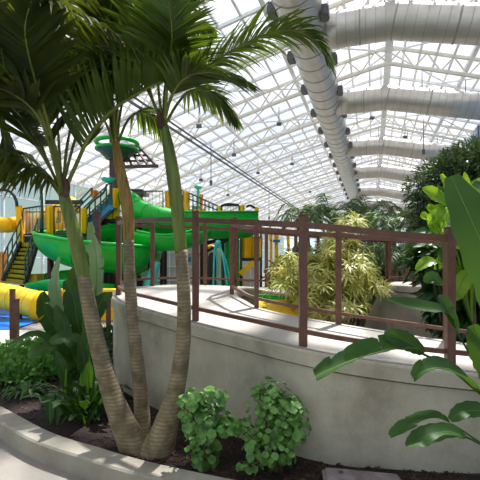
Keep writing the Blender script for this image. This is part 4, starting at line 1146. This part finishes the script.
# lime big-leaf plant
t = thing('lime_leaf_plant', 'bright lime-green big-leaved plant behind the upright leaf at right', 'plant', G(470, 5.0))
b = G(472, 5.2)
rnd = random.Random(61)
LM = [([(448, 205, 5), (436, 196, 5), (422, 189, 5)], .1, (0, -.9, .5)), ([(444, 222, 5), (436, 213, 5), (427, 206, 5)], .09, (.2, -.9, .4)), ([(440, 240, 5), (435, 222, 5), (430, 204, 5)], .09, (.6, -.8, .1)),
      ([(440, 232, 5), (446, 218, 5), (452, 206, 5)], .1, (-.4, -.8, .3)), ([(468, 205, 5), (465, 190, 5), (464, 172, 5)], .08, (.4, -.8, .1)), ([(470, 215, 5), (474, 195, 5), (482, 178, 5)], .1, (-.4, -.8, .2)),
      ([(452, 200, 5.1), (446, 186, 5.1), (441, 174, 5.1)], .07, (.3, -.8, .2)), ([(478, 210, 5), (482, 200, 5), (490, 190, 5)], .1, (0, -.8, .3)), ([(436, 245, 5), (424, 242, 5), (412, 247, 5)], .08, (0, -.6, .8)),
      ([(438, 262, 5), (428, 262, 5), (416, 270, 5)], .08, (0, -.7, .8)), ([(440, 236, 5), (425, 232, 5), (410, 237, 5)], .07, (0, -.7, .8)), ([(470, 240, 5.1), (480, 225, 5), (490, 215, 5)], .12, (0, -.9, .3)), ([(442, 285, 5), (433, 278, 5), (424, 282, 5)], .08, (0, -.8, .5)), ([(472, 250, 5.05), (462, 232, 5), (458, 215, 5)], .1, (.3, -.8, .3)),
      ([(455, 240, 5), (448, 250, 5), (440, 262, 5)], .1, (0, -.9, .5)), ([(470, 270, 5), (462, 282, 5), (455, 300, 5)], .1, (0, -.9, .4))]
for i in range(26):
    px, py, D = rnd.uniform(428, 492), rnd.uniform(188, 262), rnd.uniform(4.9, 5.4)
    q = P(px, py, D); d = V((rnd.uniform(-1, .6), rnd.uniform(-.6, .3), rnd.uniform(-.2, 1))).normalized()*rnd.uniform(.18, .28)
    e = P(px+d.x*84, py-d.z*84, D+d.y); md = P(px+d.x*42, py-d.z*42-4, D+d.y*.5)
    LM.append(([(px, py, D), (px+d.x*42, py-d.z*42-3, D+d.y*.5), (px+d.x*84, py-d.z*84, D+d.y)], rnd.uniform(.05, .08), (rnd.uniform(-.5, .5), -.8, .4)))
for i, (pts, w, nn) in enumerate(LM):
    p0 = P(*pts[0]); paddle(t, [P(*a) for a in pts], w, nn, 70+i, .25, M['lime'] if i < 8 or i % 2 else M['bop'], .12, pet=[b+V((0, 0, .8)), (b+V((0, 0, 1.2))).lerp(p0, .5)])
m = MB(); m.tube([b, b+V((.02, 0, .9)), b+V((-.05, 0, 2.3))], [.04, .03, .015], n=12); m.build('stem', M['stem'], t)

# dark hanging hoses beside the right post
t = thing('hose', 'dark hoses hanging down beside the right railing post', 'hose', G(437, 5.2))
for dx in (0, 5):
    m = MB(); m.tube([P(432+dx, 262, 5.2), P(434+dx, 285, 5.2), P(438+dx, 305, 5.2), P(441+dx, 325, 5.2)], .015, n=14, seg=6); m.build('hose_line', M['black'], t)

# background palms
def bgpalm(label, px, top, D, n, L, seed, ll=.45, th=.12, matl=None, w=.035):
    rnd = random.Random(seed); base = G(px, D, -.13); c = P(px, top, D)
    t = thing('palm_tree', label, 'palm tree', base, 'background palms beyond the walkway')
    m = MB(); m.tube([base, base.lerp(c, .5)+V((.1, 0, 0)), c], [th, th*.8, th*.6], n=12, seg=10); m.build('trunk', M['trunk'], t)
    for k_ in range(n):
        a = 2*PI*k_/n+rnd.uniform(-.3, .3); e = rnd.uniform(.1, 1.4); l = L*rnd.uniform(.8, 1.15)
        d = V((math.cos(a), math.sin(a), 0))
        pts = [c, c+d*l*.3+V((0, 0, e*l*.3)), c+d*l*.65+V((0, 0, e*l*.42)), c+d*l*.95+V((0, 0, e*l*.2-.1*l)), c+d*l*1.1+V((0, 0, -.25*l+e*l*.1))]
        frond(t, pts, L=ll, n=26, w=w, droop=1.0, seed=seed*40+k_, matl=matl or M['bgpalm'], rr=.015)
    return t
bgpalm('background palm left of the long duct base, leftmost of the row', 306, 222, 14, 14, 1.0, 81, .4)
bgpalm('background palm just right of the leftmost one, crown touching the duct end', 330, 216, 14.5, 16, 1.05, 82, .4)
bgpalm('background palm right of the duct with upright centre fronds', 369, 215, 15, 14, 1.1, 83, .4)
bgpalm('background palm low between the bush and the dark tree', 392, 226, 13, 14, 1.0, 84, .4)
bgpalm('background palm nearest the dark tree', 412, 224, 15, 13, 1.1, 85, .4)
bgpalm('small background palm low behind the round pit wall', 401, 262, 12, 12, .8, 86, .35, .06)
bgpalm('small background palm seen low through the railing', 378, 258, 12.5, 12, .8, 87, .35, .06)
bgpalm('slender far palm above the bush top', 352, 224, 22, 12, 1.4, 88, .5)
for i, (px, D, r, lb) in enumerate(((300, 17, 1.3, 'dark shrub mass far behind the bush, left'), (335, 18, 1.5, 'dark shrub mass far behind the bush, right'), (375, 20, 1.7, 'dark shrub mass beyond the pit wall'), (415, 19, 1.7, 'dark shrub mass behind the distant railing posts'), (450, 16, 1.8, 'dark shrub mass behind the dark tree'), (350, 26, 2.4, 'farthest dark planting under the duct'))):
    cs = [(G(px, D, r*.8), (r*.9, .8, r*.8)), (G(px-12, D, r*.6), (r*.7, .7, r*.6)), (G(px+14, D, r*.6), (r*.7, .7, r*.6))]
    tree(lb, G(px, D, -.13), cs, 1500, .38, .12, M['darkleaf'] if i % 2 else M['bgpalm'], 90+i, .06, name='background_shrub', group='planting far behind the walkway')
for i, (px, py, lb) in enumerate(((325, 256, 'orange flower head left in the bush gap'), (332, 262, 'orange flower head lower in the bush gap'))):
    t = thing('orange_flower', lb, 'flower', P(px, py+10, 7.0))
    m = MB()
    for j in range(6):
        a = -1.2+j*.45; leafstrip(m, P(px, py, 7.0), V((math.cos(a), -.2, math.sin(a)+.4)), V((0, 1, .3)).normalized(), .18, .04, .4)
    m.build('petals', M['flower'], t); m = MB(); m.tube([G(px, 7.0, 1.0), P(px, py, 7.0)], .008); m.build('stalk', M['bop'], t)

# ------------------------------------------------------------------ world, sun, camera
w = bpy.data.worlds.new('sky'); C.world = w; w.use_nodes = True; nt = w.node_tree; nt.nodes.clear()
out = nt.nodes.new('ShaderNodeOutputWorld'); bg = nt.nodes.new('ShaderNodeBackground')
tc = nt.nodes.new('ShaderNodeTexCoord'); nz = N(nt, 'ShaderNodeTexNoise', Scale=2.6, Detail=6, Roughness=.55)
nt.links.new(tc.outputs['Generated'], nz.inputs['Vector'])
r = N(nt, 'ShaderNodeValToRGB'); r.color_ramp.elements[0].position = .42; r.color_ramp.elements[1].position = .6
r.color_ramp.elements[0].color = (.36, .46, .67, 1); r.color_ramp.elements[1].color = (.82, .82, .83, 1)
nt.links.new(nz.outputs['Fac'], r.inputs[0]); nt.links.new(r.outputs[0], bg.inputs[0]); bg.inputs[1].default_value = 1.0
nt.links.new(bg.outputs[0], out.inputs[0])
sl = bpy.data.lights.new('sun', 'SUN'); sl.energy = 8.5; sl.angle = math.radians(1.2); sl.color = (1, .96, .9)
so = bpy.data.objects.new('sun', sl); COL.objects.link(so)
sd = V((.28, .45, 1.0)).normalized(); so.rotation_euler = sd.to_track_quat('Z', 'Y').to_euler()

cam = bpy.data.cameras.new('camera'); co = bpy.data.objects.new('camera', cam); COL.objects.link(co)
co.location = (0, 0, EYE); co.rotation_euler = (PI/2, 0, 0)
cam.sensor_width = 36; cam.lens = 36*F/480; cam.shift_y = (HOR-240)/480; cam.clip_end = 400
C.camera = co
vs = C.view_settings; vs.view_transform = 'Standard'; vs.look = 'None'; vs.gamma = 1; vs.use_curve_mapping = False; vs.exposure = .45
C.cycles.transparent_max_bounces = 24
C.cycles.max_bounces = 10
